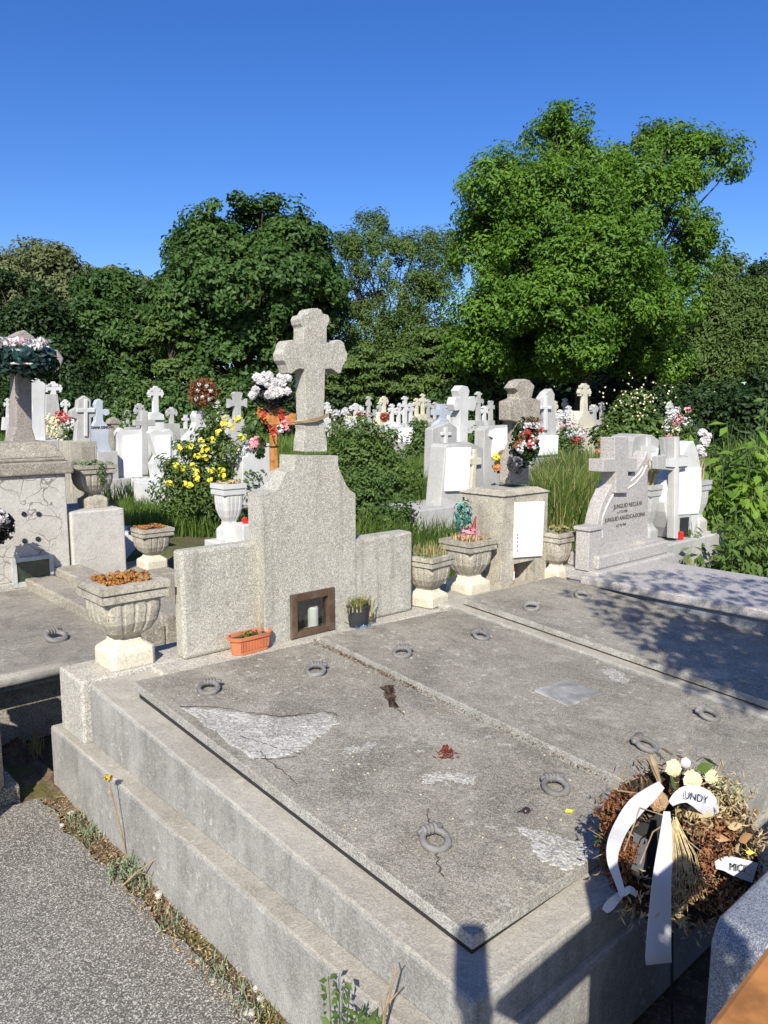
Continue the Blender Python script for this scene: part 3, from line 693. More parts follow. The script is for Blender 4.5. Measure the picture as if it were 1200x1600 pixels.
obj('body', MB().lathe([(.050,0),(.062,.105),(.066,.105),(.067,.118),(.060,.118),(.056,.09),(.0,.09)], 0, 0, 24, False), M['black'], bk)
obj('handle', MB().tube([(-.066,-.01,.11),(-.085,-.02,.07),(-.088,-.03,.03),(-.11,-.02,.045)], .003, 5), M['black'], bk)
C1, d1 = ball_points((0,-.035,.006), .05, 40, (1.1,.8,.15)); obj('wrapper', leaves_mesh('wrapper', C1, d1, .03, .8), leafmat('blue_plastic_wrap', (.10,.12,.22), (.10,.35,.38), .1), bk)
tk = thing('pot_plant', 'yellow green trailing plant spilling over the rim of a black pot', 'plant', bc+Vector((0,0,.09)), A42)
Pp = RNG.normal(size=(170,3))*np.array([.028,.028,0]); obj('leaves', blades_mesh('leaves', Pp, .085*RNG.uniform(.4,1,170), .007, .7), M['drygrass'], tk)
C1, d1 = ball_points((.055,-.03,-.03), .03, 130, (.8,.8,1.9)); obj('trailing_stems', leaves_mesh('trailing_stems', C1, d1, .018, .4), M['straw'], tk)
C1, d1 = ball_points((0,0,.03), .045, 160, (1.1,1,.6)); obj('sprigs', leaves_mesh('sprigs', C1, d1, .018, .5), M['grass'], tk)
# small loose things on the slabs
def on_slab(px, py, zf):
    a, b, z = slab_hit(px, py, zf)
    return W(a, b, Z1(a, b) if zf is zs1 else z-TILT2*(b-1.135)/.955)
p = on_slab(822, 1265, zs1)
fg = thing('dried_fruit', 'shrivelled dark fruit with a short stalk on the near slab', 'fruit', p, .6)
obj('flesh', MB().blob((0,0,.010), .012, 2, .1, (1.2,1,.8)), plain('dark_fruit_skin', (.035,.022,.025), .3, .3, 60, .6), fg, smooth=True)
obj('stalk', MB().tube([(-.012,.004,.01),(-.022,.010,.008),(-.030,.006,.01)], .002, 5), M['dark'], fg)
def leaf_obj(name, label, p, size, m, rz, tilt=.25, cat='leaf', group=None, width=.7, parent=None):
    n = 9; g = MB(); vs = []
    for i in range(n):
        t = i/(n-1); w = (math.sin(math.pi*t**.75)**1.25)*width*.45*size*(1+.12*math.sin(t*19)); x = (t-.5)*size; zc_ = .25*size*(t-.5)**2+.02*size
        vs += [(x, -w, zc_+w*.3), (x, 0, zc_), (x, w, zc_+w*.35)]
    fs = []
    for i in range(n-1):
        for k in (0, 1): fs.append((i*3+k, (i+1)*3+k, (i+1)*3+k+1, i*3+k+1))
    g.add(vs, fs)
    me = g.mesh(name); at = me.attributes.new('tint', 'FLOAT', 'POINT'); at.data.foreach_set('value', np.full(len(vs), .6, np.float32))
    o = obj(name, me, m, parent, smooth=True); o.location = p; o.rotation_euler = (tilt, 0, rz)
    if parent is None: tag(o, label, cat, group)
    return o
leaf_obj('fallen_leaf', 'yellow fallen leaf lying flat on the slab near its lifting ring', on_slab(890,1263,zs1)+Vector((0,0,.002)), .035, M['yellow'], .5, .1)
leaf_obj('fallen_leaf', 'orange brown curled leaf on the slab just above the wreath', on_slab(1062,1180,zs2)+Vector((0,0,.004)), .035, M['orangep'], 2.0, .5)
p = on_slab(697, 1172, zs1)
rt = thing('dried_twig', 'small rusty red dried conifer sprig on the middle of the broken slab', 'twig', p, 0)
q = RNG.random(110); C1 = np.stack([RNG.normal(size=110)*.022*(1.2-q), q*.095-.045, .003+.006*RNG.random(110)], 1)
obj('needles', leaves_mesh('needles', C1, np.array([0,0,1])+RNG.normal(size=(110,3))*.4, .020, .12), leafmat('red_dry_needles', (.18,.035,.02), (.36,.10,.06), .1), rt)
deb = MB(); dn = 0
dbp = []
for i in range(700):
    a = RNG.uniform(.5, 1.25) if i < 450 else RNG.uniform(.5, 2.3); b = 1.125+RNG.normal()*.010*(1.6 if a < .7 else 1)
    dbp.append(W(a, b, zs1(a)-TILT1+.003+.004*RNG.random()))
obj_ = obj('leaf_litter', leaves_mesh('leaf_litter', np.array([tuple(x) for x in dbp]), sphere_dirs(700)*.6+np.array([0,0,1]), .009, .6), M['litter']); tag(obj_, 'brown leaf litter and crumbs in the joint between the slabs', 'leaf litter', kind='stuff')
chips = []
for i in range(420):
    a, b = RNG.uniform(.6, 2.34), RNG.uniform(.22, 1.1)
    chips.append(tuple(W(a, b, Z1(a, b)+.002)))
obj_ = obj('mortar_crumbs', leaves_mesh('mortar_crumbs', np.array(chips), sphere_dirs(420)*.4+np.array([0,0,1]), .004+.008*RNG.random(420)**4, .8, np.full(420,.6)), M['creamp']); tag(obj_, 'tiny pale mortar crumbs scattered over the broken slab', 'crumbs', kind='stuff')

# ------------------------------------------------------------------ left grave with plastered headstone
la = -2.38
LG = thing('plastered_grave', 'cracked plaster grave at the left edge with small grey window', 'grave', O, A42)
obj('slab', MB().box(-.75, .66, 2.36-.0, .45, .33, .42) if False else MB().box(-.75, .66, .50, 2.38, .33, .425), M['slab'], LG, .01)
obj('slab_edge', MB().tube([(-.75, .50, .388), (.70, .50, .388)], .036, 12), M['step'], LG, smooth=True)
obj('base', MB().box(-.72, 1.06, .62, 2.42, 0, .33), M['old'], LG)
obj('curb', MB().box(.655, .86, .55, 2.38, .3, .495), M['old'], LG, .012)
obj('curb', MB().box(.862, 1.06, .55, 2.38, .3, .55), M['old'], LG, .012)
hx1 = face_a(111, 900, la)[0]; hz1 = face_a(60, 742, la)[1]
obj('headstone_base', MB().box(-.3, hx1+.02, 2.36, 3.0, .3, .475), M['dash_grey'], LG, .01)
wx0, wx1 = face_a(18, 890, la)[0], face_a(83, 890, la)[0]; wz1 = face_a(50, 869, la)[1]; wz0 = face_a(50, 914, la)[1]
obj('headstone', MB().box(-.3, hx1, 2.38, 2.95, .475, hz1), M['plaster'], LG, .008)
c1, c2, c3 = face_a(110, 742, la)[0], face_a(106, 718, la)[0], face_a(92, 703, la)[0]
cz1, cz2 = face_a(60, 722, la)[1], face_a(60, 702, la)[1]
obj('cornice', MB().box(-.3, c1+.02, 2.35, 2.97, hz1, cz1).box(-.3, c2-.01, 2.40, 2.93, cz1, cz1+.03).hexa([(-.3,2.40,cz1+.03),(c2-.01,2.40,cz1+.03),(c2-.01,2.93,cz1+.03),(-.3,2.93,cz1+.03),(-.2,2.5,cz2+.05),(c3,2.5,cz2+.05),(c3,2.83,cz2+.05),(-.2,2.83,cz2+.05)]), M['old'], LG, .012)
fm = MB(); t_ = .03
fm.box(wx0, wx0+t_, 2.355, 2.378, wz0, wz1).box(wx1-t_, wx1, 2.355, 2.378, wz0, wz1).box(wx0+t_, wx1-t_, 2.357, 2.378, wz1-t_, wz1).box(wx0+t_, wx1-t_, 2.357, 2.378, wz0, wz0+t_)
wfr = obj('window_frame', fm, M['greyframe'], LG)
obj('pane', MB().box(wx0+t_, wx1-t_, 2.368, 2.374, wz0+t_, wz1-t_), plain('greenish_dark_glass', (.03,.045,.035), .12, .5, 14, .7), wfr)
hb = MB()
for x_, y_ in ((37,803),(60,803),(38,845),(59,842)):
    x, z = face_a(x_, y_, la); hb.lathe([(.0,0),(.018,0),(.018,.01),(0,.01)], 0, 0, 10); n0_ = len(hb.v)-40
    hb.v[n0_:] = [(x+vx, 2.372+vz*.6, z+vy) for vx, vy, vz in hb.v[n0_:]]
obj('fixing_holes', hb, M['dark'], LG)
lca = la-.3
co = outl([(14,702),(17,690),(24,668),(26,585),(26,572),(0,584),(-22,586),(-30,560),(-18,545),(5,548),(24,548),(24,530),(21,524),(38,515),(55,527),(51,536),(50,548),(70,549),(90,546),(100,560),(92,584),(75,584),(50,572),(50.5,668),(57,690),(60,702)], lca)
obj('cross', MB().prism(co, -lca, -lca+.17), M['browngranite'], LG, .01)
lr = ring_local(LG, *(lambda ab: (ab[1], ab[0]))(tb(88,1000,.425)), .427, .2, sc=1.35)
# tray wreath on the cross
wt = at_depth(38, 556, (W(lca+.08, co[2][0]).y)-.12)
FW = thing('funeral_wreath', 'dark green plastic funeral wreath draped over the brown granite cross', 'wreath', wt, R(8))
kx = wt.y/F
obj('tray', MB().lathe([(.02,-.02),(34*kx,-30*kx*.5),(46*kx,-4*kx),(46*kx,8*kx),(40*kx,12*kx),(20*kx,10*kx),(.01,9*kx)], 0, 0, 28), M['greencup'], FW, smooth=True)
obj('rim_band', MB().tube([(44*kx*math.cos(t), 44*kx*math.sin(t), -14*kx+.002*math.sin(t*7)) for t in [math.pi*1.0+i*math.pi*.85/12 for i in range(13)]], .008, 6), M['white'], FW)
C1 = np.stack([RNG.uniform(-36,36,260)*kx, RNG.uniform(-42,10,260)*kx, RNG.uniform(6,24,260)*kx], 1)
obj('flowers', leaves_mesh('flowers', C1, sphere_dirs(260)+np.array([0,-.5,.4]), .045, .7), M['whitep'], FW)
obj('flowers', leaves_mesh('flowers', C1[:36]+np.array([-.02,-.02,0]), sphere_dirs(36)+np.array([0,-.5,.4]), .04, .7), M['pinkp'], FW)
C1 = np.stack([RNG.uniform(-46,52,520)*kx, RNG.uniform(-50,-8,520)*kx, RNG.uniform(-26,8,520)*kx], 1); C1 = C1[(C1[:,0]/(50*kx))**2+(C1[:,1]/(50*kx))**2 < 1.05]; obj('leaves', leaves_mesh('leaves', C1, sphere_dirs(len(C1))+np.array([0,-.8,-.1]), .07, .5), leafmat('dark_teal_leaves', (.008,.022,.02), (.03,.06,.05), .1, .35), FW)
C1, d1 = ball_points((20*kx, -.02, -14*kx), 30*kx, 300, (1.3,.6,.9)); obj('leaves', leaves_mesh('leaves', C1, d1, .06, .4), M['lf_dark'], FW)
bp = at_depth(-3, 822, W(la, .3).y-.15)
BB = thing('flower_bunch', 'black leaved bouquet with white petals hanging on the cracked plaster grave', 'flowers', bp, 0)
C1, d1 = ball_points((0,0,0), .10, 200, (1.1,.5,1.2)); obj('leaves', leaves_mesh('leaves', C1, d1, .08, .45), plain('black_fabric_leaf', (.015,.015,.018), .6), BB)
C1, d1 = ball_points((.03,-.05,.06), .06, 50, (1.3,.4,1)); obj('petals', leaves_mesh('petals', C1, d1, .04, .7), M['whitep'], BB)
# cracked block and urn beside it
cx0, cx1 = face_a(114, 900, la)[0], face_a(197, 896, la)[0]; cz = face_a(150, 797, la)[1]
CBk = tag(obj('plaster_block', MB().box(cx0, cx1, 2.36, 2.95, 0, cz), M['plaster'], None, .012, loc=O, rz=A42), 'low cracked plaster block carrying a dark urn, beside the left headstone', 'stone block')
uc = W(la-.22, (cx0+cx1)/2+.06, cz)
kk = (uc.y*CT-(uc.z-H)*ST)/F
u3 = urn('dark fluted urn on top of the cracked plaster block', 0, 0, 0, 78, 50, 66, 'urn', 'urn', loc=uc)
succ_plant('dull green creeping plant trailing from the urn on the plaster block', u3[1], u3[2], u3[3], A42, M['grey_succ'], 300, .03, .04)
C1, d1 = ball_points((.02, -u3[2]*1.05, u3[3]*.75), .06, 90, (.7,.3,2.0)); t = thing('trailing_plant', 'dark vine hanging down the front of the urn on the plaster block', 'plant', uc, A42, None); obj('leaves', leaves_mesh('leaves', C1, d1, .025, .5), M['lf_shrub'], t)
bx0, bx1 = face_a(200, 890, la+.2)[0], face_a(272, 884, la+.2)[0]
tag(obj('stone_block', MB().box(bx0, bx1, 2.05, 2.7, 0, .45), M['old'], None, .012, loc=O, rz=A42), 'low dark stone block under the second small urn, behind the central tomb', 'stone block')
u4c = W(la+.02, (face_a(214, 892, la+.02)[0]+face_a(262, 888, la+.02)[0])/2, .45)
u4 = urn('dark fluted urn of brown succulents between the plaster block and the central tomb', 0, 0, 0, 70, 52, 62, 'urn', 'lime', loc=u4c)
succ_plant('brown orange succulents in the urn left of the central tomb', u4[1], u4[2], u4[3], A42, M['succ'], 420, .024, .035)
tag(obj('white_slab', MB().box(0, .95, 0, .5, 0, .56), M['white'], None, .01, loc=W(la-1.1, bx0-.15), rz=A42), 'white marble slab edge behind the small dark urn', 'grave slab')
# urn on a pier at the far left edge of the picture
pr = thing('stone_pier', 'weathered pier and added upright stone out of view past the left edge beside the path', 'stone pier', (-2.05, 2.86, 0), 0)
obj('block', MB().box(-.40, .40, -.22, .30, 0, .42), M['old'], pr, .012)
obj('upright', MB().box(-.60, .20, -.10, .0, .42, .80), M['old'], pr, .012)  # added out of view to cast shadow over the gap behind it
urn('weathered urn cut off by the left edge of the picture', 0, 0, 0, 125, 90, 120, 'urn', 'lime', loc=(-1.84, 3.03, .42))
tag(obj('paving_slab', MB().box(-1.6, -.14, -.06, .9, 0, .10), M['gravelpath'], None, .008, loc=O, rz=A42), 'raised aggregate slab edge at the left border beside the shaded gap', 'paving slab')

# ------------------------------------------------------------------ ground
def gz(X, Y):
    a = (X-O.x)*U.x+(Y-O.y)*U.y; b = (X-O.x)*V.x+(Y-O.y)*V.y
    t = np.clip((-.6-a)/1.0, 0, 1); t = t*t*(3-2*t); q = np.clip((b-1.55)/.5, 0, 1); t2 = np.clip((-3.2-a)/1.0, 0, 1)
    return .46*np.maximum(t*q, t2)+.03*np.sin(X*1.3)*np.sin(Y*1.1)*np.maximum(t*q, t2)-.02*(1-np.maximum(t*q, t2))
def sheet(name, pts, z, m, label=None, kind='structure', thick=0, sub=0):
    g = MB()
    if thick: n = len(pts); g.add([(x,y,z) for x,y in pts]+[(x,y,z-thick) for x,y in pts], [tuple(range(n)), tuple(range(2*n-1,n-1,-1))]+[(i,i+n,(i+1)%n+n,(i+1)%n) for i in range(n)])
    else: g.add([(x,y,z) for x,y in pts], [tuple(range(len(pts)))])
    return tag(obj(name, g, m), label, None, None, kind)
xs = np.concatenate([np.linspace(-400,-14,12), np.arange(-12,14,.22), np.linspace(16,400,12)]); ys = np.concatenate([np.array([-60,-20,-5]), np.arange(-2,16,.22), np.linspace(18,80,20), np.linspace(110,600,8)])
gx, gy = np.meshgrid(xs, ys); gzz = gz(gx, gy); g = MB(); g.v = [(float(a), float(b), float(c)) for a, b, c in zip(gx.ravel(), gy.ravel(), gzz.ravel())]; nx_ = len(xs)
g.f = [(r*nx_+c, r*nx_+c+1, (r+1)*nx_+c+1, (r+1)*nx_+c) for r in range(len(ys)-1) for c in range(nx_-1)]
tag(obj('ground', g, M['soil'], smooth=True), 'earth and short weeds between the graves', None, None, 'structure')
edge = []
for i in range(60):
    a = .10+i*.07; edge.append(W(a, -.085+.028*min(a,2.2)+.012*math.sin(a*9)+.01*math.sin(a*23+1)+random.uniform(-.006,.006)))
pth = [(e.x, e.y) for e in edge]+[(2.6,-3),(-5,-3),(-5,2.2)]+[(W(-.02,-1.5).x, W(-.02,-1.5).y)]
sheet('path', pth, .030, M['gravelpath'], 'grey exposed aggregate path at the lower left', thick=.05)
mo = [W(-.9,-.30), W(.12,-.35), W(3.2,-.25), W(3.2,.05), W(-.1,.05), W(-.9,.0)]
g = MB(); nn, mm = 120, 14; vs = []
for i in range(nn):
    for j in range(mm):
        a = -.9+i*4.3/(nn-1); b = -.16+j*.21/(mm-1); vs.append(tuple(W(a, b, .012+.010*math.sin(a*13+b*40)*math.sin(b*60+a*5)+random.uniform(0,.006)+ .02*max(0,(b+.0)/.05))))
g.add(vs, [(i*mm+j, (i+1)*mm+j, (i+1)*mm+j+1, i*mm+j+1) for i in range(nn-1) for j in range(mm-1)])
tag(obj('soil_strip', g, M['moss'], smooth=True), 'mossy strip of soil between path and tomb step', None, None, 'structure')
lit = []
for i in range(1500):
    a = RNG.uniform(.15, 2.6); b = RNG.uniform(-.09, .02); lit.append(tuple(W(a, b, .022+.02*RNG.random())))
tag(obj('dry_litter', leaves_mesh('dry_litter', np.array(lit), sphere_dirs(1500)*.7+np.array([0,0,1]), .016, .22), M['straw']), 'dry straw and needle litter along the foot of the tomb', 'litter', kind='stuff')
lit = [tuple(W(RNG.uniform(.3, 2.6), RNG.uniform(-.08, .02), .022+.015*RNG.random())) for i in range(1100)]
tag(obj('leaf_litter', leaves_mesh('leaf_litter', np.array(lit), sphere_dirs(1100)*.6+np.array([0,0,1]), .012, .55), M['litter']), 'rusty brown leaf litter along the foot of the tomb', 'litter', kind='stuff')
for i, (px, py, r, lb) in enumerate(((112,1270,.018,'white pebble near the far end of the mossy strip'), (248,1398,.022,'round pale pebble half way along the soil strip'), (310,1500,.013,'small pale pebble lying beside dry moss'), (335,1532,.014,'cream pebble against the path edge'), (400,1545,.016,'pale flat pebble beside leaf litter near the bottom'), (408,1560,.014,'whitish pebble below another at the tomb foot'), (390,1582,.018,'long pale stone chip on the path edge'), (97,1290,.014,'small white stone chip at the path corner'))):
    p = un(px, py, .03); tag(obj('pebble', MB().blob((0,0,0), r*.72, 2, .35, (1.2,.9,.7), i), M['pebble'], smooth=True, loc=p), lb, 'pebble', 'pebbles along the soil strip')
nW = 700; sp_ = np.array([tuple(W(0.25+2.4*q, -.03+RNG.normal()*.025, .02)) for q in (RNG.choice([.06,.12,.3,.42,.55,.62,.75,.83,.9], nW)+RNG.normal(size=nW)*.018)])
tag(obj('weeds', blades_mesh('weeds', sp_, .035*RNG.uniform(.4,1.3,nW), .004, 1.2), M['grey_succ']), 'small green and dry weeds along the foot of the tomb', 'weeds', kind='stuff')
# plants in the strip
p = un(200, 1370, .02)
sx = thing('sedum', 'grey green stonecrop clump with rusty litter at the tomb foot', 'plant', p, 0)
C_, N_, T_ = [], [], []
for k in range(26):
    bx, by = RNG.normal()*.045, RNG.normal()*.03; L = RNG.uniform(.03, .075); dx, dy = RNG.normal(size=2)*.3
    for j in range(16):
        t = j/15; d = sphere_dirs(1)[0]; C_.append((bx+dx*L*t+d[0]*.006, by+dy*L*t+d[1]*.006, L*t)); N_.append(d+np.array([0,0,.4])); T_.append(RNG.random())
obj('shoots', leaves_mesh('shoots', C_, N_, .014, .5, np.array(T_)), M['grey_succ'], sx)
ds = thing('dried_flower_stalk', 'tall dry flower stalk with mustard yellow head rising against the step', 'plant', un(198,1340,.03), 0)
s0 = un(198,1340,.03); s1 = at_depth(187,1290,s0.y-.02)-s0; s2 = at_depth(175,1245,s0.y-.02)-s0; s3 = at_depth(169,1215,s0.y-.02)-s0
obj('stalk', MB().tube([(0,0,0), s1, s2, s3], [.004,.003,.0028,.003], 6), M['stem'], ds)
C1, d1 = ball_points(s3, .017, 110, (1.2,1,.7)); obj('flower_head', leaves_mesh('flower_head', C1, d1, .010, .6), leafmat('mustard_petals', (.38,.25,.03), (.60,.46,.08), .1), ds)
tw = thing('dried_twig', 'pale bent twig sticking out of the soil strip below the stonecrop', 'twig', un(190,1385,.03), 0)
t0 = un(190,1385,.03); obj('wood', MB().tube([(0,0,0), at_depth(215,1362,t0.y-.01)-t0, at_depth(243,1342,t0.y)-t0], [.004,.003,.002], 6).tube([at_depth(215,1362,t0.y-.01)-t0, at_depth(235,1368,t0.y)-t0, at_depth(249,1346,t0.y+.01)-t0], .002, 5), M['stem'], tw)
p = W(2.13, -.06, .03); gp = thing('leafy_sprig', 'green leafy sprig in front of the lower step at the bottom', 'plant', p, 0)
stm = MB(); C_, N_, Ta = [], [], []
for tip in ((513,1525), (537,1540), (575,1585), (590,1590), (560,1575)):
    e = at_depth(tip[0], tip[1], p.y-.05)-p; pts = [Vector((0,0,0)), e*.5+Vector((.012,0,.01)), e]; stm.tube(pts, [.003,.0025,.0012], 5)
    for j in range(26):
        t = .2+.8*j/25; q = pts[0].lerp(pts[1], t*2) if t < .5 else pts[1].lerp(pts[2], t*2-1); sgn = 1 if j % 2 else -1
        C_.append((q.x+sgn*.012, q.y-.006, q.z+.004)); N_.append((RNG.normal()*.8, -.6, .6+RNG.normal()*.6)); Ta.append((sgn+RNG.normal()*.3, RNG.normal()*.4, .5+RNG.normal()*.3))
obj('leaves', leaves_mesh('leaves', C_, N_, .030*RNG.uniform(.5,1.2,len(C_)), .55, None, .12, Ta), M['lf_mid'], gp); obj('stems', stm, M['greenstem'], gp)
p = W(2.27, -.05, .05); tw = thing('dried_twig', 'bare forked dry twig standing in front of the lower step', 'twig', p, 0)
f_ = lambda x, y: at_depth(x, y, p.y-.05)-p
obj('wood', MB().tube([(0,0,0), f_(604,1570), f_(617,1522), f_(612,1508)], [.004,.0035,.0025,.0015], 6).tube([f_(617,1522), f_(624,1512)], .0015, 5).tube([f_(604,1570), f_(622,1550)], .0018, 5).tube([f_(600,1590), f_(593,1560)], .0018, 5), M['stem'], tw)

# ------------------------------------------------------------------ wreath in the lower right
C0 = at_depth(1060, 1318, 1.90)
E1 = Vector((.94, .34, 0)).normalized(); E2 = Vector((-.10, .30, .95)).normalized(); EN = E1.cross(E2).normalized(); E2 = EN.cross(E1)
if EN.y > 0: EN = -EN
def wp(px, py, off=0.0):
    D = ray(px, py); cam = Vector((0,0,H)); t = (C0+EN*off-cam).dot(EN)/D.dot(EN); return D*t+cam-C0
WR = thing('funeral_wreath', 'withered brown flower wreath with white ribbons leaning on the near right tomb corner', 'wreath', C0, 0)
ringpts = [(1062,1222),(1100,1228),(1140,1262),(1168,1310),(1170,1360),(1140,1400),(1095,1425),(1040,1425),(990,1405),(962,1365),(955,1320),(962,1275),(985,1240),(1020,1222)]
rp = [wp(x, y) for x, y in ringpts]
obj('ring_core', MB().tube(rp, .026, 8, True), plain('dark_straw_ring', (.03,.02,.015), .95, .3, 40), WR)
obj('backing', MB().add([tuple(p-EN*.045) for p in rp]+[tuple(p-EN*.065) for p in rp], [tuple(range(len(rp))), tuple(range(2*len(rp)-1, len(rp)-1, -1))]+[(i, i+len(rp), (i+1)%len(rp)+len(rp), (i+1)%len(rp)) for i in range(len(rp))]), M['dark'], WR)
def along(n, spread, lo=0.0, hi=1.0):
    out = []
    for _ in range(n):
        t = (lo+(hi-lo)*RNG.random())*len(rp); i = int(t) % len(rp); q = rp[i].lerp(rp[(i+1) % len(rp)], t-int(t)); d = sphere_dirs(1)[0]*spread*RNG.random()**.4
        out.append((q.x+d[0], q.y+d[1], q.z+d[2]))
    return np.array(out)
en = np.array(EN)
def sc(name, pts, size, m, width=.4): return obj(name, leaves_mesh(name, pts, sphere_dirs(len(pts))+en*.6, size*RNG.uniform(.6,1.3,len(pts)), width), m, WR)
sc('conifer_sprays', along(2000, .036, .5, 1.0), .015, M['brown'], .28); sc('conifer_sprays', along(1500, .05, 0, .5), .016, leafmat('golden_dead_foliage', (.17,.10,.04), (.46,.33,.17), .2), .28); sc('dark_fir', along(900, .04), .02, M['lf_dark'], .25)
def around(px, py, r, n, off=.04, sq=(1,1,1)):
    c = wp(px, py, off); q, d = ball_points(c, r, n, sq); return q
for (px, py, r) in ((975,1245,.035),(950,1268,.035),(962,1300,.03),(978,1330,.035),(968,1362,.03)): sc('rusty_flowers', around(px, py, r, 120, .03), .018, M['brown'], .35)
for (px, py, r) in ((1100,1300,.04),(1085,1288,.035),(1120,1325,.045),(1105,1345,.03),(1135,1290,.035)): sc('rusty_flowers', around(px, py, r, 130, .05), .018, leafmat('rust_red_flower', (.14,.05,.026), (.36,.18,.09), .15), .35)
sc('dried_filler', around(1130,1235,.055,260,.03,(1.1,1,.8)), .016, leafmat('olive_dry_filler', (.22,.21,.08), (.50,.46,.26), .2), .35)
sc('dried_filler', around(1085,1275,.05,240,.05), .022, leafmat('brown_dry_filler', (.20,.15,.07), (.46,.36,.20), .2), .4)
sc('dried_filler', around(1140,1270,.05,160,.05), .026, M['straw'], .3)
sc('brown_moss', around(1110,1395,.065,520,.03,(1.2,1,.7)), .010, leafmat('red_brown_moss', (.16,.07,.03), (.36,.19,.09), .1), .5)
M['tanleaf'] = leafmat('tan_dead_leaf', (.22,.11,.045), (.50,.30,.15), .25)
def rose(px, py, r, m, off=.07):
    c = wp(px, py, off); g_ = []; n_ = []
    for k in range(40):
        t = k/40; ang = k*2.4; rad = r*t**.5*.85; g_.append(c+E1*math.cos(ang)*rad+E2*math.sin(ang)*rad+EN*r*(.6-.6*t)); n_.append(np.array(E1)*math.cos(ang)*t*1.2+np.array(E2)*math.sin(ang)*t*1.2+en*.8)
    return obj('rose', leaves_mesh('rose', np.array([tuple(x) for x in g_]), n_, r*.95, .9, None, .1), m, WR)
rose(1083,1218,.026, M['creamp']); rose(1053,1200,.022, M['creamp']); rose(1112,1213,.020, M['creamp']); rose(1030,1252,.026, leafmat('tan_dry_rose', (.30,.18,.09), (.46,.31,.18), .2)); rose(1072,1192,.014, M['whitep'])
for (px, py, s_, m_, rz_, ti) in ((1048,1222,.062,'lf_mid',1.2,1.0),(1100,1200,.05,'lf_mid',.4,.9),(1108,1192,.05,'lf_bright',1.9,.8),(1163,1308,.05,'tanleaf',.5,1.3),(1165,1266,.036,'tanleaf',1.0,1.2),(1148,1290,.04,'straw',.2,1.3),(1128,1310,.035,'tanleaf',-.4,1.1),(1150,1325,.035,'straw',.9,1.2),(1118,1280,.035,'tanleaf',1.4,1.2),(1095,1270,.055,'straw',-.6,1.0),(1028,1182,.045,'straw',1.8,.9),(1012,1190,.035,'straw',1.4,1.0),(1040,1175,.04,'straw',2.0,.9),(1178,1270,.04,'brown',.9,1.0),(1172,1332,.020,'yellow',0,1.0)):
    leaf_obj('dried_leaf', None, wp(px, py, .085), s_*1.2, M[m_], rz_, ti, parent=WR, width=.5)
def strip(name, pts, m, off=.09):
    """ribbon through pixel points (px, py, half width px, offset)"""
    fine = []
    for i in range(len(pts)-1):
        p0, p1, p2, p3 = [np.array(pts[min(max(k_, 0), len(pts)-1)], float) for k_ in (i-1, i, i+1, i+2)]
        for t in np.arange(0, 1, .2): fine.append(tuple(.5*((2*p1)+(-p0+p2)*t+(2*p0-5*p1+4*p2-p3)*t*t+(-p0+3*p1-3*p2+p3)*t**3)))
    pts = fine+[tuple(map(float, pts[-1]))]
    g = MB(); q = []
    for i, (x, y, w, o_) in enumerate(pts):
        x0, y0 = pts[max(i-1,0)][:2]; x1, y1 = pts[min(i+1,len(pts)-1)][:2]; L = math.hypot(x1-x0, y1-y0); nx, ny = -(y1-y0)/L, (x1-x0)/L
        q.append((wp(x+nx*w, y+ny*w, off+o_), wp(x-nx*w, y-ny*w, off+o_*.6)))
    vs = [p for ab in q for p in ab]; vs += [p-EN*.0012 for p in vs]; n = len(q); fs = []
    for i in range(n-1):
        a, b, c, d = 2*i, 2*i+1, 2*i+3, 2*i+2; fs += [(a,b,c,d), (d+2*n, c+2*n, b+2*n, a+2*n), (a,d,d+2*n,a+2*n), (b,b+2*n,c+2*n,c)]
    fs += [(0, 2*n, 2*n+1, 1), (2*n-2, 2*n-1, 4*n-1, 4*n-2)]
    g.add(vs, fs); return obj(name, g, m, WR)
strip('ribbon', [(1034,1226,7,0),(1015,1242,12,.03),(992,1262,14,.018),(972,1290,12,.035),(960,1318,11,.01),(957,1345,8,0),(966,1375,6,.0),(974,1400,5,0)], M['ribbon'])
strip('ribbon', [(972,1396,5,0),(962,1405,7,.01),(952,1416,8,.005),(945,1424,5,0)], M['ribbon'], .05)
strip('ribbon', [(974,1398,4,0),(984,1390,6,.01),(996,1400,3,.005)], M['ribbon'], .05)
strip('ribbon', [(1042,1268,5,0),(1041,1300,9,.02),(1038,1340,13,.008),(1034,1380,15,.022),(1031,1440,18,.004),(1029,1490,20,.012),(1030,1506,20,.0)], M['ribbon'])
r3 = strip('ribbon', [(1048,1256,5,0),(1060,1246,10,.02),(1075,1241,14,.035),(1092,1246,17,.04),(1106,1258,17,.03),(1114,1274,10,.01)], M['ribbon'], .075)
r4 = strip('ribbon', [(1118,1352,6,.0),(1135,1350,12,.0),(1155,1356,15,.0),(1180,1364,16,0)], M['ribbon'], .075)
def ribbon_text(body, px, py, angle, size, parent, off):
    m_ = MB().text(body, size, 0, 0, 0, .001); base = wp(px, py, off)
    ca, sa_ = math.cos(angle), math.sin(angle)
    m_.v = [tuple(base+E1*(x*ca-z*sa_)+E2*(x*sa_+z*ca)+EN*.003) for x, y, z in m_.v]
    obj('lettering', m_, M['ink'], parent)
ribbon_text('UNDY', 1086, 1251, -.35, .026, r3, .112); ribbon_text("MICI'", 1152, 1361, -.30, .026, r4, .081)
sw_ = MB()
for k in range(30):
    t = k/29; x1 = 1042+t*48+random.uniform(-4,4); y1 = 1385+random.uniform(-20,70)*(1-.6*t); 
    x1 += 14*t; sw_.tube([wp(1050+t*7, 1284+random.uniform(-8,8), .075), wp((1052+x1)/2+t*9, 1335, .09+random.uniform(-.01,.012)), wp(x1, y1, .07+random.uniform(-.01,.02))], [.0012,.0010,.0006], 4)
obj('wheat_straws', sw_, plain('pale_dry_straw', (.50,.39,.20), .8, .4, 90), WR)
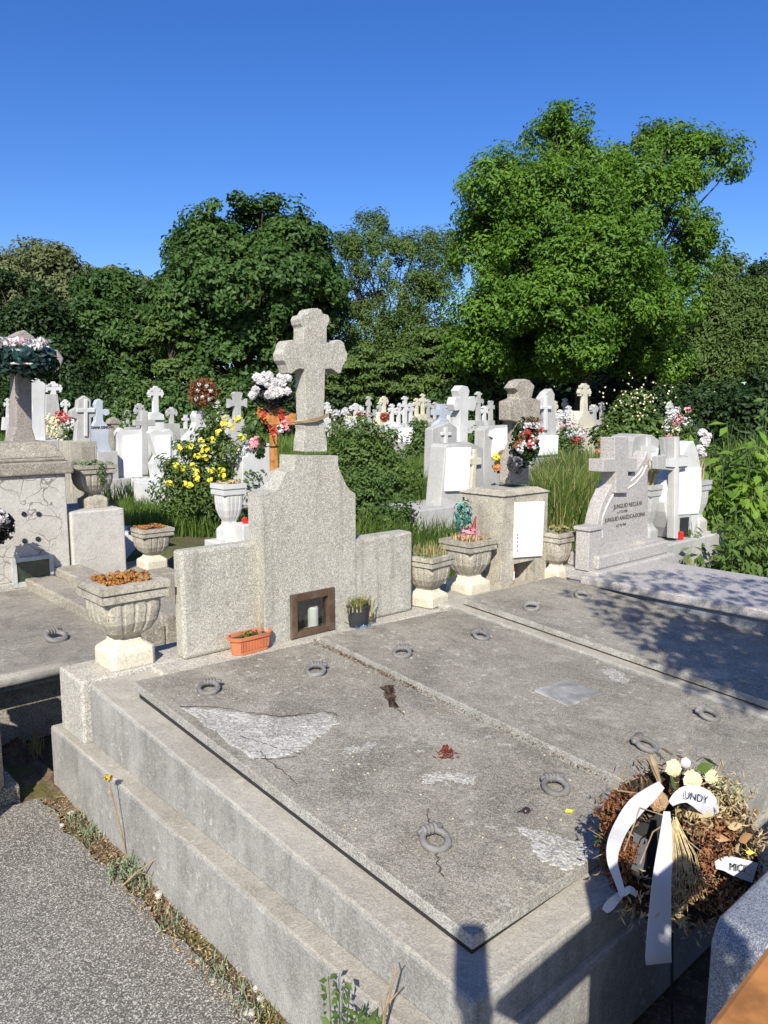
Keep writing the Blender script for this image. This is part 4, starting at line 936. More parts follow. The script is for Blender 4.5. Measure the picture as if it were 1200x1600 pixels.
C1 = np.concatenate([around(1050+x, 1370+y, .014, 26, .085) for x, y in ((0,20),(10,0),(20,25),(30,5),(5,50),(15,70))]); sc('wheat_ears', C1, .022, M['straw'], .2)
stg = MB()
for k in range(70):
    an = RNG.random()*6.283; i_ = int(an/6.283*len(rp)) % len(rp); q = rp[i_]; o_ = q.normalized()*RNG.uniform(.03, .085)+EN*RNG.uniform(0,.04)+Vector((0,0,RNG.normal()*.02)); stg.tube([q, q+o_*.6+EN*.01, q+o_], [.0016,.0012,.0005], 4)
obj('dry_stalks', stg, M['stem'], WR)
sc('loose_fronds', along(420, .085, 0, .62)+en*.03, .024, M['straw'], .16); sc('loose_fronds', along(260, .08, .3, 1.0), .026, M['litter'], .2)
gs = MB()
for (a_, b_, c_) in (((1040,1275),(1000,1262),(975,1330)),((1050,1280),(1020,1300),(1000,1350)),((1070,1310),(1095,1330),(1085,1350)),((1000,1240),(965,1235),(955,1225))): gs.tube([wp(*a_, .09), wp(*b_, .11), wp(*c_, .09)], .0018, 5)
obj('grass_stems', gs, M['stem'], WR)
obj('leaf_spike', MB().tube([wp(1030,1222,.06), wp(1022,1195,.07), wp(1016,1180,.06)], [.006,.009,.003], 6), M['stem'], WR)
obj('wire_stand', MB().tube([wp(1050,1400,-.03), Vector((.03, .05, -C0.z))], .004, 6), M['dark'], WR)
obj('card', MB().add([wp(990,1300,-.02), wp(1012,1312,-.02), wp(1010,1365,-.02), wp(985,1360,-.02), wp(990,1300,-.023), wp(1012,1312,-.023), wp(1010,1365,-.023), wp(985,1360,-.023)], [(0,1,2,3),(7,6,5,4),(0,4,5,1),(1,5,6,2),(2,6,7,3),(3,7,4,0)]), plain('dark_grey_card', (.10,.10,.11), .6, .2, 10), WR)

# ------------------------------------------------------------------ near granite stone, wooden cross, photographer
gp_ = un(1110, 1440, .70); ga_, gb_ = (gp_-O).dot(U), (gp_-O).dot(V)
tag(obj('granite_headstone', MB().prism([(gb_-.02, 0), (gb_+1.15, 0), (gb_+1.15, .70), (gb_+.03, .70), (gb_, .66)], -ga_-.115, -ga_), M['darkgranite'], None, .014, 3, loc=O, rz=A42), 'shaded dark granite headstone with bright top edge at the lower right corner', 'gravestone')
q0, q1 = un(1098, 1605, 1.28), un(1212, 1455, 1.28); d_ = (q1-q0).normalized(); ang = math.atan2(d_.y, d_.x); L_ = (q1-q0).length
WC = thing('wooden_cross', 'orange varnished wooden cross, its arm end crossing the lower right corner', 'wooden cross', (q1+d_*.14).xy.to_3d(), ang)
obj('arm', MB().box(-L_-.30, .30, -.11, 0, 1.25, 1.28), M['wood'], WC, .006)
obj('post', MB().box(-.055, .055, -.11, -.002, 0, 1.248).box(-.055, .055, -.108, -.004, 1.282, 1.40), M['wood'], WC, .006)

def photographer():
    t = thing('person', 'person in dark shirt behind the camera holding up a phone', 'person', (.46, -.09, 0), 0)
    t.scale = (1, 1, 1.03)
    J = {'pel':(0,0,.95,.15),'sp':(0,0,1.12,.14),'ch':(-.01,0,1.30,.155),'nk':(-.01,.01,1.49,.06),'hd':(-.01,.04,1.58,.085),'hd2':(-.01,.04,1.70,.085),
         'lh':(-.10,0,.88,.095),'lk':(-.11,.03,.49,.062),'la':(-.12,-.02,.09,.042),'lt':(-.13,.12,.035,.035),
         'rh':(.10,0,.88,.095),'rk':(.11,.02,.49,.062),'ra':(.12,-.03,.09,.042),'rt':(.14,.11,.035,.035),
         'ls':(-.18,.0,1.41,.085),'le':(-.32,-.03,1.20,.07),'lw':(-.435,.02,1.44,.030),'lp':(-.44,.035,1.51,.034),
         'rs':(.16,.0,1.40,.065),'re':(.24,-.04,1.12,.045),'rw':(.20,.10,.90,.030),'rp':(.20,.13,.82,.032)}
    E = [('pel','sp'),('sp','ch'),('ch','nk'),('nk','hd'),('hd','hd2'),('pel','lh'),('lh','lk'),('lk','la'),('la','lt'),('pel','rh'),('rh','rk'),('rk','ra'),('ra','rt'),('ch','ls'),('ls','le'),('le','lw'),('lw','lp'),('ch','rs'),('rs','re'),('re','rw'),('rw','rp')]
    for s_, base in (('l','lp'),('r','rp')):
        bx, by, bz, _ = J[base]; up_ = 1 if s_ == 'l' else -1
        for k in range(4):
            n1_, n2_ = f'{s_}f{k}a', f'{s_}f{k}b'; J[n1_] = (bx-.03+.02*k, by+.012, bz+up_*.055, .010); J[n2_] = (bx-.028+.019*k, by+.03, bz+up_*(.085-.006*abs(k-1.5)), .008); E += [(base, n1_), (n1_, n2_)]
        J[s_+'th'] = (bx+.045, by+.02, bz+up_*.03, .011); E.append((base, s_+'th'))
    names = list(J); me = bpy.data.meshes.new('body'); me.from_pydata([J[n][:3] for n in names], [(names.index(a), names.index(b)) for a, b in E], []); me.update()
    o = bpy.data.objects.new('body', me); COL.objects.link(o); o.parent = t
    sk = o.modifiers.new('skin', 'SKIN'); sk.use_smooth_shade = True
    if not me.skin_vertices: pass
    for i, n in enumerate(names):
        r = J[n][3]; me.skin_vertices[0].data[i].radius = (r, r); me.skin_vertices[0].data[i].use_root = (n == 'pel')
    s2_ = o.modifiers.new('sub', 'SUBSURF'); s2_.levels = 1; s2_.render_levels = 2
    nt = NT('person_skin_and_clothes'); z = nt.new('ShaderNodeSeparateXYZ'); nt.ln(nt.pos(), z.inputs[0])
    c_ = nt.mix(nt.math('GREATER_THAN', z.outputs[2], 1.0), (.03,.035,.06), (.05,.06,.09)); c_ = nt.mix(nt.math('GREATER_THAN', z.outputs[2], 1.49), c_, (.42,.26,.19))
    me.materials.append(nt.done(c_, .8))
    C1, d1 = ball_points((-.01,.02,1.69), .095, 500, (1,1.05,.8), .9); C1 = C1[(C1[:,2] > 1.66)]; obj('hair', leaves_mesh('hair', C1, d1[:len(C1)], .04, .4), M['dark'], t)
    ph = thing('phone', 'black phone held up in portrait by the person behind the camera', 'phone', (.012, -.045, 1.67), 0)
    rr_ = [(cx_+.030*math.cos(t), cz_+.030*math.sin(t)) for cx_, cz_, t0_ in ((.010,.085,0),(-.010,.085,90),(-.010,-.055,180),(.010,-.055,270)) for t in [R(t0_+15*q) for q in range(7)]]
    o = obj('case', MB().prism(rr_, -.006, .0), M['black'], ph); o.rotation_euler.x = -TH
    o = obj('screen', MB().box(-.034, .034, -.0075, -.0065, -.055, .085), M['dark'], ph); o.rotation_euler.x = -TH
photographer()

# ================================================================== BACKGROUND MONUMENTS
def crosspx(cx, yt, yb, w, t, ya, th, ends='plain'):
    """cross outline in photo pixels: shaft width t, arm width w at height ya, arm thickness th"""
    h, T2, A2 = w/2, t/2, th/2
    if ends == 'plain': r = [(T2,yb),(T2,ya+A2),(h,ya+A2),(h,ya-A2),(T2,ya-A2),(T2,yt)]
    elif ends == 'flare': r = [(T2*1.25,yb),(T2,ya+A2),(h*.6,ya+A2),(h,ya+A2*1.6),(h*.97,ya),(h,ya-A2*1.6),(h*.6,ya-A2),(T2,ya-A2),(T2*1.6,yt+.06*(yb-yt)),(T2*.9,yt)]
    else: r = [(T2*1.2,yb),(T2,ya+A2),(h*.66,ya+A2),(h*.70,ya+A2*2),(h*.88,ya+A2*1.8),(h*.88,ya+A2),(h,ya+A2*.5),(h,ya-A2*.5),(h*.88,ya-A2),(h*.88,ya-A2*1.8),(h*.70,ya-A2*2),(h*.66,ya-A2),(T2,ya-A2),(T2,yt+t*1.3),(T2*2,yt+t*1.1),(T2*1.9,yt+t*.5),(T2,yt+t*.45),(T2*.5,yt)]
    return [(cx+x, y) for x, y in r]+[(cx-x, y) for x, y in r][::-1]
def bstone(name, label, cx, Y, parts, cat='gravestone', group=None, yaw=A42):
    """parts: (part name, outline px | ('box',x0,x1,ytop,ybot|None), material, thickness m, forward offset m)"""
    P0 = at_depth(cx, 660, Y); a = (P0-O).dot(U); b = (P0-O).dot(V)
    t = thing(name, label, cat, W(a, b, 0), A42, group)
    for nm, sh, m, th, off in parts:
        if sh[0] == 'box':
            _, x0, x1, y0, y1 = sh
            (bl, zt), (br, _z) = face_a(x0, y0, a+off), face_a(x1, y0, a+off)
            zb = 0 if y1 is None else face_a(x0, y1, a+off)[1]
            g = MB().box(bl-b, br-b, -off, -off+th, zb, zt)
        else:
            q = [face_a(x, y, a+off) for x, y in sh]; th = th*.65 if th > .1 else th; g = MB().prism([(x-b, z) for x, z in q], -off, -off+th)
        obj(nm, g, M[m], t, .008 if Y < 14 else 0)
    return t
B = bstone
# --- left side
B('obelisk','white marble obelisk directly behind the brown granite cross',62,8.2,[('shaft',[(50,690),(48,650),(50,640),(48,598),(58,590),(72,600),(70,640),(72,690)],'white',.2,0),('base',('box',56,92,688,None),'pale',.35,.05)])
B('cross_monument','white budded cross on a flared base behind the white obelisk',83,15,[('cross',crosspx(84,596,618,27,7,607,6,'bud'),'white',.12,.04),('base',[(70,690),(72,640),(74,616),(90,616),(93,640),(95,690)],'pale',.25,.05),('pedestal',('box',66,98,690,None),'pale',.4,.1)])
B('cross_monument','tiny white cross far behind, over the red and white flower bush',103,21,[('cross',crosspx(103,624,655,14,4,632,4,'bud'),'white',.1,0),('pedestal',('box',96,110,650,None),'pale',.3,.1)])
B('cross_monument','grey headstone cross with bright white inlaid cross on a panelled pedestal',130,9.6,[('cross',[(118,692),(121,655),(112,652),(111,642),(121,636),(122,625),(133,618),(142,625),(142,636),(150,638),(150,650),(143,653),(143,692)],'pale',.16,0),('cross_inlay',crosspx(134.5,624,682,29,6,641,7),'white',.02,.022),('pedestal',('box',108,151,690,None),'urn',.4,.12),('panel',('box',126,148,698,738),'old',.02,.125)])
t6 = B('gravestone','blue grey stone with round-headed cross top and short inscription',158,11,[('stone',[(140,706),(142,670),(149,658),(150,645),(148,632),(151,625),(156,623),(161,627),(161,640),(165,639),(171,640),(172,647),(166,650),(161,648),(162,658),(171,668),(170,690),(175,706)],'blue',.14,0),('base',('box',152,184,706,None),'pale',.3,.08)])
P0 = at_depth(158,660,11); a_ = (P0-O).dot(U); b_ = (P0-O).dot(V); x_, z_ = face_a(156, 669.5, a_)
obj('lettering', MB().text('IOANA DINCAN', .046, x_-b_+.03, z_, -.003, .004, .003), M['engrave'], t6)
B('gravestone','white open-scroll headstone pair with a grey cross between the two panels',226,11.5,[('scroll_panel',[(184,750),(184,690),(182,676),(188,668),(198,673),(212,672),(224,670),(225,750)],'white',.18,0),('plaque',[(193,748),(193,682),(223,680),(223,748)],'plaque',.02,.022),('cross',crosspx(226.5,642,742,33,10,661,9),'pale',.12,.03),('base',('box',180,240,749,None),'pale',.6,.22)])
B('gravestone','white curled scroll headstone left of the yellow flowers',253,10.6,[('scroll_panel',[(241,750),(237,725),(245,712),(238,690),(234,676),(240,671),(254,674),(265,670),(271,676),(271,750)],'white',.2,0),('plaque',[(245,715),(243,682),(267,680),(267,718)],'plaque',.02,.022),('base',('box',234,276,752,None),'white',.6,.18)])
B('cross_monument','white budded cross on a round domed pedestal in the left middle distance',244,18,[('cross',crosspx(244,603,646,24,7,615,6,'bud'),'white',.14,0),('dome',[(234,656),(235,648),(240,644),(249,644),(256,648),(257,656)],'white',.6,.25),('pedestal',('box',236,256,656,None),'white',.5,.2)])
B('cross_monument','small pale cross right of the domed pedestal',269,20,[('cross',crosspx(269,636,664,17,5,645,5,'bud'),'pale',.14,0),('pedestal',('box',259,281,662,None),'pale',.5,.15)])
B('cross_monument','little white cross with pink blob behind the wreath pedestal',291,23,[('cross',crosspx(291,648,672,10,4,655,4),'white',.1,0),('pedestal',('box',284,298,670,None),'pale',.4,.1)])
B('cross_monument','short white cross behind the scroll pair, over its left panel',216,14,[('cross',crosspx(219,630,670,16,6,642,5,'bud'),'pale',.12,0),('pedestal',('box',208,230,668,None),'pale',.4,.1)])
B('stone_lantern','brownish stone lantern head between blue grey stone and scroll pair',179,14,[('roof',[(171,662),(173,656),(180,652),(187,656),(189,662)],'old',.3,.05),('body',('box',174,186,662,None),'old',.25,.03)])
wp_ = B('pedestal','white baroque pedestal with curling shoulders under the brown wreath',314,12.5,[('shaft',[(288,690),(292,682),(302,672),(306,660),(304,650),(308,642),(320,642),(323,652),(321,662),(326,672),(336,682),(338,690)],'white',.25,0),('column',('box',290,337,690,None),'white',.5,.12)], 'pedestal')
B('cross_monument','pale grey stone cross behind the yellow flowers, left of the wooden cross',372,16,[('cross',crosspx(372,612,662,29,9,630,9,'flare'),'pale',.16,0),('pedestal',[(352,720),(356,676),(362,655),(382,655),(388,676),(392,720)],'pale',.35,.1)])
B('gravestone','plain white round-shouldered headstone behind the left tomb wing and wooden cross',402,8.0,[('stone',[(379,790),(379,714),(386,712),(388,702),(398,694),(425,693),(425,790)],'white',.35,0)])
# --- right side
B('cross_monument','bright white cross with thick flared arms, tallest in the right middle distance',723,12,[('cross',[(718,692),(719,641),(712,642),(709,632),(712,620),(719,621),(716,610),(722,602),(731,604),(734,611),(732,621),(742,619),(745,631),(741,643),(732,641),(731,692)],'white',.25,0),('base',('box',704,734,692,None),'pale',.5,.15)])
B('gravestone','grey pointed headstone with white cross left of the tall white cross',694,10.2,[('stone',[(673,760),(676,670),(702,659),(714,668),(714,760)],'pale',.22,0),('cross',crosspx(698,668,700,16,5,678,5),'white',.03,.025)])
B('gravestone','blue grey double cross headstone with rounded shoulders at middle distance',692,15,[('cross',crosspx(692,631,662,27,9,644,9),'blue',.15,0),('stone',[(680,690),(681,665),(690,655),(700,655),(706,664),(706,690)],'blue',.2,.02)])
B('gravestone','trapezoid grey headstone with a large white plaque and cream side cross',712,7.6,[('stone',[(687,800),(696,698),(700,694),(737,692),(755,700),(757,800)],'pale',.32,0),('plaque',[(697,768),(701,700),(737,699),(733,767)],'plaque',.03,.032),('cross',[(736,772),(739,727),(734,726),(734,716),(740,715),(741,702),(746,702),(746,715),(753,716),(753,726),(745,727),(743,772)],'lime',.04,.042),('base',('box',655,758,798,None),'pale',.6,.12)])
B('boundary_post','short round-topped stone post in the grass left of the plaque headstone',646,8.6,[('post',[(636,806),(636,770),(641,765),(652,765),(657,770),(657,806)],'urn',.12,0)], 'stone post')
B('gravestone','white double-panel headstone behind the broken cross, with flowers at its foot',780,9.2,[('stone',[(755,765),(757,672),(764,666),(800,664),(806,672),(806,765)],'pale',.24,0),('plaque',[(770,715),(772,685),(766,682),(767,674),(776,670),(797,668),(803,674),(802,684),(796,686),(796,715)],'plaque',.03,.032)])
B('cross_monument','white cross on grey headstone with a white plaque, right of the broken cross',860,11.5,[('stone',[(847,720),(850,660),(846,640),(848,622),(855,612),(862,607),(867,616),(866,630),(869,660),(872,720)],'pale',.2,0),('cross',crosspx(854,618,672,17,4.5,637,5),'white',.04,.042),('plaque',[(843,712),(845,681),(873,680),(872,710)],'plaque',.05,.06),('base',('box',844,876,716,None),'pale',.4,.1)])
B('cross_monument','slender pale cross on a stepped round base before the dark tree',914,18,[('cross',crosspx(915,599,643,18,6,613,6,'bud'),'lime',.14,0),('base',[(903,670),(904,656),(909,650),(912,642),(920,642),(923,650),(928,656),(929,670)],'lime',.5,.2),('pedestal',('box',902,930,668,None),'lime',.5,.22)])
B('cross_monument','thin grey cross right of the slender cross, before the ivy bush',929,20,[('cross',crosspx(930,632,668,9,4,640,4,'bud'),'pale',.1,0),('pedestal',('box',922,938,665,None),'pale',.4,.1)])
B('gravestone','small white headstone block on a pedestal beyond the bushy green shrub',633,17,[('block',('box',619,645,668,692),'white',.4,.1),('plaque',[(624,690),(624,671),(643,671),(643,690)],'plaque',.02,.122),('pedestal',('box',621,647,691,None),'pale',.5,.14)])
B('gravestone','low white marble kerb in the grass left of the trapezoid headstone',668,17,[('kerb',('box',655,682,708,None),'white',.8,0)])
B('gravestone','white low kerb and dark planting bed under the yellow flowers',308,9.3,[('kerb',('box',262,392,796,None),'pale',.10,.0),('kerb',('box',262,300,800,None),'pale',.9,.0)])
B('stone_block','pale block behind the left side of the yellow flower bush',258,9.4,[('block',('box',236,274,756,None),'white',.5,.0)], 'stone block')
# --- many small far crosses: (cx, top, pedestal top, arm width, shaft, Y, ends, material, label)
far = [(557,630,652,17,5,24,'bud','white','tiny white cross peeping over the left end of the bushy shrub'),
 (577,619,652,7,4,27,'bud','pale','thin grey cross just right of the one over the shrub'),
 (587,640,662,11,4,25,'flare','pale','stubby grey cross low behind the shrub'),
 (601,619,642,11,5,24,'bud','lime','beige cross standing above the small round red wreath'),
 (613.5,631,657,9,4,22,'bud','white','slim white trefoil cross right of the red wreath'),
 (624,636,660,10,4,22,'bud','white','second white trefoil cross left of the bright haloed cross'),
 (634,619,660,19,5,21,'bud','white','bright white cross with round head over the small white block'),
 (652,622,648,9,4,26,'bud','lime','narrow beige cross right of the haloed cross'),
 (661.5,615,645,9,4,28,'bud','lime','tallest thin beige cross in the far middle row'),
 (681,628,652,8,4,26,'bud','pale','thin pale cross behind the blue grey double cross'),
 (702,633,658,10,4,24,'bud','white','small white cross between double cross and tall white cross'),
 (749,612,655,13,5,19,'bud','pale','grey cross just right of the tall bright white cross'),
 (768,626,655,9,5,24,'flare','pale','small dark-sided cross left of the broken brown cross'),
 (877,640,664,10,4,23,'bud','white','small white cross between plaque cross and slender cross'),
 (890,634,660,9,4,25,'bud','white','white cross among flowers left of the slender cross'),
 (1010,613,632,7,4,34,'bud','white','very distant white cross above the ivy bush'),
 (1032,616,640,7,4,32,'bud','white','distant white statue-like cross right of the ivy bush'),
 (525,640,660,10,4,26,'bud','white','small white cross by the right edge of the central stone cross'),
 (541,636,660,8,4,29,'bud','pale','faint grey cross between central cross and shrub'),
 (200,640,662,9,4,27,'bud','pale','faint pale cross behind the stone lantern'),
 (20,632,660,10,4,19,'bud','pale','pale cross at far left behind the brown granite cross'),
 (325,650,672,9,4,26,'bud','pale','small pale cross in shade right of the wreath pedestal'),
 (348,640,664,9,4,28,'bud','white','small white cross between wreath and pale grey cross'),
 (806,640,660,8,4,30,'bud','white','small far white cross glimpsed behind the broken brown cross'),
 (1085,640,664,9,4,28,'bud','pale','pale cross lost in bushes at right behind the white flowers')]
far += [(12,622,650,10,4,24,'bud','white','white cross at the extreme left edge behind the brown granite shaft'),
 (112,640,662,9,4,25,'flare','pale','faint cross just left of the panelled cross pedestal'),
 (196,628,652,8,4,30,'bud','white','tiny far cross above the left scroll panel'),
 (282,640,664,8,4,31,'bud','pale','tiny grey cross between domed pedestal and wreath pedestal'),
 (340,626,655,10,4,27,'bud','white','white cross close to the right side of the brown wreath'),
 (356,648,668,8,4,24,'flare','pale','low grey cross left of the pale flared cross'),
 (512,628,652,9,4,30,'bud','white','far white cross touching the right arm side of the central cross'),
 (549,622,648,7,3.5,33,'bud','white','very small cross behind the left shrub cross'),
 (567,636,656,9,4,23,'plain','white','plain white cross among leaves over the shrub'),
 (594,628,652,7,3.5,31,'bud','pale','small distant cross left of the beige cross'),
 (643,630,656,8,4,24,'bud','white','white cross just right of the round-headed bright cross'),
 (670,624,650,8,4,30,'bud','pale','distant grey cross left of the blue grey double cross'),
 (714,622,650,8,4,30,'bud','pale','distant cross hidden by the tall white cross shoulder'),
 (758,634,658,9,4,22,'bud','white','white cross between tall white cross and broken cross'),
 (795,626,650,7,3.5,33,'bud','pale','far pale cross just left of the broken cross head'),
 (838,630,656,9,4,26,'bud','white','white cross between broken cross and plaque cross'),
 (868,626,652,8,4,29,'bud','lime','far beige cross right of the plaque cross head'),
 (884,622,650,8,4,31,'bud','white','thin far white cross left of the slender beige cross'),
 (898,646,668,9,4,21,'flare','pale','low pale cross at the foot of the slender beige cross'),
 (941,628,654,8,4,30,'bud','pale','far cross on the left edge of the ivy bush'),
 (1020,624,648,8,4,30,'bud','pale','far pale cross between two distant white crosses'),
 (1048,628,652,9,4,27,'bud','white','white cross behind the pink and white flower cluster'),
 (1066,622,648,8,4,30,'bud','pale','far grey cross right of the pink flower cluster'),
 (1104,630,656,9,4,25,'bud','white','white cross peeping over bushes near the right edge')]
for cx, yt, yb, w, sh, Y, en_, m_, lb in far:
    B('cross_monument', lb, cx, Y, [('cross', crosspx(cx, yt, yb+3, w*1.12, sh*.85, yt+(yb-yt)*.36, sh*.85, en_), m_, .12, 0), ('pedestal', [(cx-w*.7, yb+22), (cx-w*.55, yb+2), (cx+w*.55, yb+2), (cx+w*.7, yb+22)], m_, .35, .1)], group='small crosses in the far rows')

# --- wreaths and flowers in the background
def petals(o, c, r, n, sz, m, sq=(1,1,1), nm='petals'):
    q, d = ball_points(c, r, n, sq); return obj(nm, leaves_mesh(nm, q, d+np.array([0,-.4,.2]), sz, .75), M[m] if isinstance(m, str) else m, o)
c = at_depth(317, 613, 12.3); k = 12.4/F
w1 = thing('funeral_wreath', 'round brown dried wreath with white roses on top of the baroque pedestal', 'wreath', c, 0)
th_ = RNG.random(1500)*2*math.pi; rr = (12+RNG.normal(size=1500)*5.5)*k
obj('ring', leaves_mesh('ring', np.stack([rr*np.cos(th_), RNG.normal(size=1500)*.06, rr*np.sin(th_)],1), sphere_dirs(1500)+np.array([0,-.6,.2]), .06, .35), M['brown'], w1)
for (x, y) in ((-3,12),(7,9),(-6,2),(2,-7),(12,-10),(-8,-10),(14,2)): petals(w1, (x*k, -.09, y*k), .035, 26, .04, 'whitep', nm='rose')
c = at_depth(601, 652, 20); w2 = thing('funeral_wreath', 'small round red wreath leaning on a beige cross in the far row', 'wreath', c, 0)
th_ = RNG.random(300)*2*math.pi; rr = RNG.random(300)**.5*7*20/F
obj('ring', leaves_mesh('ring', np.stack([rr*np.cos(th_), RNG.normal(size=300)*.03, rr*np.sin(th_)],1), sphere_dirs(300)+np.array([0,-.8,.2]), .07, .6), leafmat('rust_red_wreath', (.22,.04,.025),(.42,.13,.08),.1), w2)
# orange wooden cross with flowers behind the left wing
c = at_depth(428, 740, 6.3); k = 6.3/F
oc = thing('wooden_cross', 'orange varnished wooden grave cross standing behind the left tomb shoulder', 'wooden cross', (c.x, c.y, 0), R(14))
zt = at_depth(428, 672, 6.3).z
za0, za1 = at_depth(428,664,6.3).z, at_depth(428,645,6.3).z
obj('post', MB().box(-6*k, 6*k, -.02, .02, 0, za0).box(-6*k, 6*k, -.02, .02, za1, za1+.12), M['wood'], oc, .004)
obj('arm', MB().box(-38*k, 36*k, -.024, .024, za0, za1), M['wood'], oc, .004)
obj('wire', MB().tube([(-24*k, -.03, za0-.17), (8*k, -.03, za0-.175)], .004, 5), M['dark'], oc)
fb = at_depth(426, 612, 6.2); fw = thing('flower_bunch', 'big bouquet of white artificial roses tied over the wooden cross', 'flowers', fb, 0)
C1, d1 = ball_points((0,.03,-.02), 34*k, 420, (1,.4,.75)); obj('leaves', leaves_mesh('leaves', C1, d1, .05, .45), leafmat('dark_purple_green_leaves', (.02,.03,.025), (.05,.045,.05), .1), fw)
for i in range(30):
    x, y = RNG.uniform(-30, 32)*k, (RNG.uniform(-6, 26))*k*(1); 
    if (x/(34*k))**2+((y-.03)/(24*k))**2 > 1.1: continue
    r_ = .028*RNG.uniform(.8,1.25); g_, n_ = [], []
    for q in range(22):
        t = q/22; an = q*2.4; g_.append((x+math.cos(an)*r_*t**.5, -.07-RNG.random()*.0-.02*(1-t), y+math.sin(an)*r_*t**.5)); n_.append((math.cos(an)*t*1.2+RNG.normal()*.55, -1, math.sin(an)*t*1.2+RNG.normal()*.55))
    obj('rose', leaves_mesh('rose', g_, n_, r_*.95, .9, RNG.uniform(.3,1)*np.ones(22), .1), M['whitep'], fw)
for (x, y, m_) in ((-12,-38,'redp'),(0,-58,'redp'),(4,-66,'redp'),(14,-36,'redp'),(16,-44,'redp'),(22,-56,'pinkp'),(12,-60,'whitep'),(-16,-34,'orangep'),(20,-48,'pinkp')): petals(fw, (x*k, -.08, y*k+.015), .034, 26, .028, m_, (1,.6,1.3), 'red_petals')
petals(fw, (-30*k, 0, -50*k), .07, 120, .05, 'lf_shrub', (1.2,.6,1.6), 'side_leaves'); petals(fw, (-28*k, -.04, -78*k), .05, 60, .04, 'pinkp', (1,.6,1.3)); petals(fw, (-22*k,-.03,-84*k), .06, 90, .05, 'lf_dark', (1,.6,1.6), 'side_leaves')
c = at_depth(822, 688, W(.42, 2.8).y-.02); k = c.y/F
fw3 = thing('flower_bunch', 'bouquet of faded roses with red ribbon hanging from the broken stone cross', 'flowers', c, 0)
C1, d1 = ball_points((-.01,0,-.02), .13, 420, (.75,.35,1.3)); obj('leaves', leaves_mesh('leaves', C1, d1, .045, .45), M['lf_dark'], fw3)
for i in range(26):
    x, z_ = RNG.uniform(-18, 18)*k, RNG.uniform(-20, 32)*k; petals(fw3, (x+z_*.25, -.06, z_), .026, 14, .024, RNG.choice(['whitep','whitep','brown','brown','lf_dark','redp']), nm='rose')
petals(fw3, (.02,-.06,-.01), .022, 30, .025, 'redp', (.6,.5,2.2), 'ribbon')
petals(fw3, (-.06,-.02,-.15), .05, 60, .05, 'black', (1,.5,1.2), 'dark_leaves')
c = at_depth(783, 722, 8.6); fw4 = thing('flower_bunch', 'yellow and orange artificial flowers before the white double-panel headstone', 'flowers', c, 0)
petals(fw4, (-.04,0,.06), .05, 60, .05, 'yellow'); petals(fw4, (.06,0,-.02), .06, 70, .05, 'yellow', (.8,.6,1.2)); petals(fw4, (.03,0,.06), .08, 110, .04, 'brown', (1,.6,1)); petals(fw4, (-.04,0,-.07), .05, 40, .05, 'orangep'); petals(fw4, (0,.02,-.05), .09, 90, .05, 'lf_shrub', (1,.5,1), 'leaves')
def flowerbed(label, cx, cy, Y, rpx, specs, leafm='lf_shrub', zsq=1.0, lsz=.05, stems=True):
    c = at_depth(cx, cy, Y); k = Y/F; t = thing('flower_bush', label, 'flowers', (c.x, c.y, 0), 0)
    h = c.z; r = rpx*k
    C1, d1 = ball_points((0,0,h*.5), 1, 900, (r, r*.5, h*.62)); obj('foliage', leaves_mesh('foliage', C1, d1+np.array([0,-.3,.5]), lsz, .4), M[leafm], t)
    for (dx, dy, rp_, n, sz, m_) in specs: petals(t, (dx*k, -r*.35, h+dy*k), rp_*k*1.35, int(n*.6), sz*.8, m_, (1.2,.5,.9))
    return t
flowerbed('tall white and red flowers between obelisk and panelled cross pedestal', 88, 668, 10.5, 22, [(-6,8,12,260,.05,'creamp'),(-4,-4,11,160,.05,'creamp'),(12,16,9,160,.05,'redp'),(18,12,6,70,.05,'pinkp'),(26,4,8,90,.05,'whitep'),(4,-18,12,60,.04,'creamp')], 'lf_mid')
flowerbed('pink and white flower cluster right of the ivy bush in the distance', 1056, 655, 17, 22, [(-10,6,8,80,.09,'whitep'),(0,-2,9,90,.09,'pinkp'),(12,-6,9,110,.09,'whitep'),(-4,14,5,50,.09,'whitep'),(16,16,5,40,.08,'pinkp')], 'lf_mid', lsz=.08)
flowerbed('orange daylilies beside the granite cross top', 945, 692, 10.5, 14, [(-4,2,5,50,.05,'orangep'),(3,-2,5,50,.05,'orangep'),(-8,-14,5,40,.05,'orangep')], 'lf_mid')
flowerbed('white artificial flowers on a dark grave left of the slender cross', 905, 672, 14, 16, [(-14,8,6,60,.07,'whitep'),(2,-4,7,80,.07,'whitep'),(-4,-16,7,60,.06,'redp'),(-16,-6,6,60,.06,'blue')], 'lf_dark')
flowerbed('pale pinkish flowers beyond the shrub in front of the white block', 605, 680, 14, 14, [(0,4,7,70,.06,'whitep'),(-6,-2,5,50,.06,'pinkp'),(6,-4,5,40,.06,'whitep')], 'lf_shrub')
flowerbed('whitish yucca-like flower spikes right of the central stone cross', 528, 650, 18, 22, [(-12,8,4,30,.08,'whitep'),(-2,4,5,40,.08,'whitep'),(10,6,5,40,.08,'whitep'),(18,0,4,30,.08,'creamp')], 'lf_pale', lsz=.12)
flowerbed('cluttered white and red flowers on a far grave right of the plaque cross', 884, 656, 17, 16, [(-8,4,6,70,.08,'whitep'),(4,6,6,60,.08,'whitep'),(8,-6,5,50,.07,'redp'),(-2,-10,5,40,.07,'pinkp')], 'lf_mid', lsz=.08)
flowerbed('pale flowers tangled in greenery right of the grey slanted headstone', 1046, 674, 12.5, 18, [(-6,4,5,40,.05,'whitep'),(8,0,6,50,.05,'creamp'),(0,-8,5,40,.05,'pinkp')], 'lf_mid')
flowerbed('yellow weeds in bloom behind the double-panel headstone', 815, 672, 12.5, 12, [(0,4,6,40,.05,'creamp'),(5,-6,4,30,.05,'yellow')], 'lf_mid')
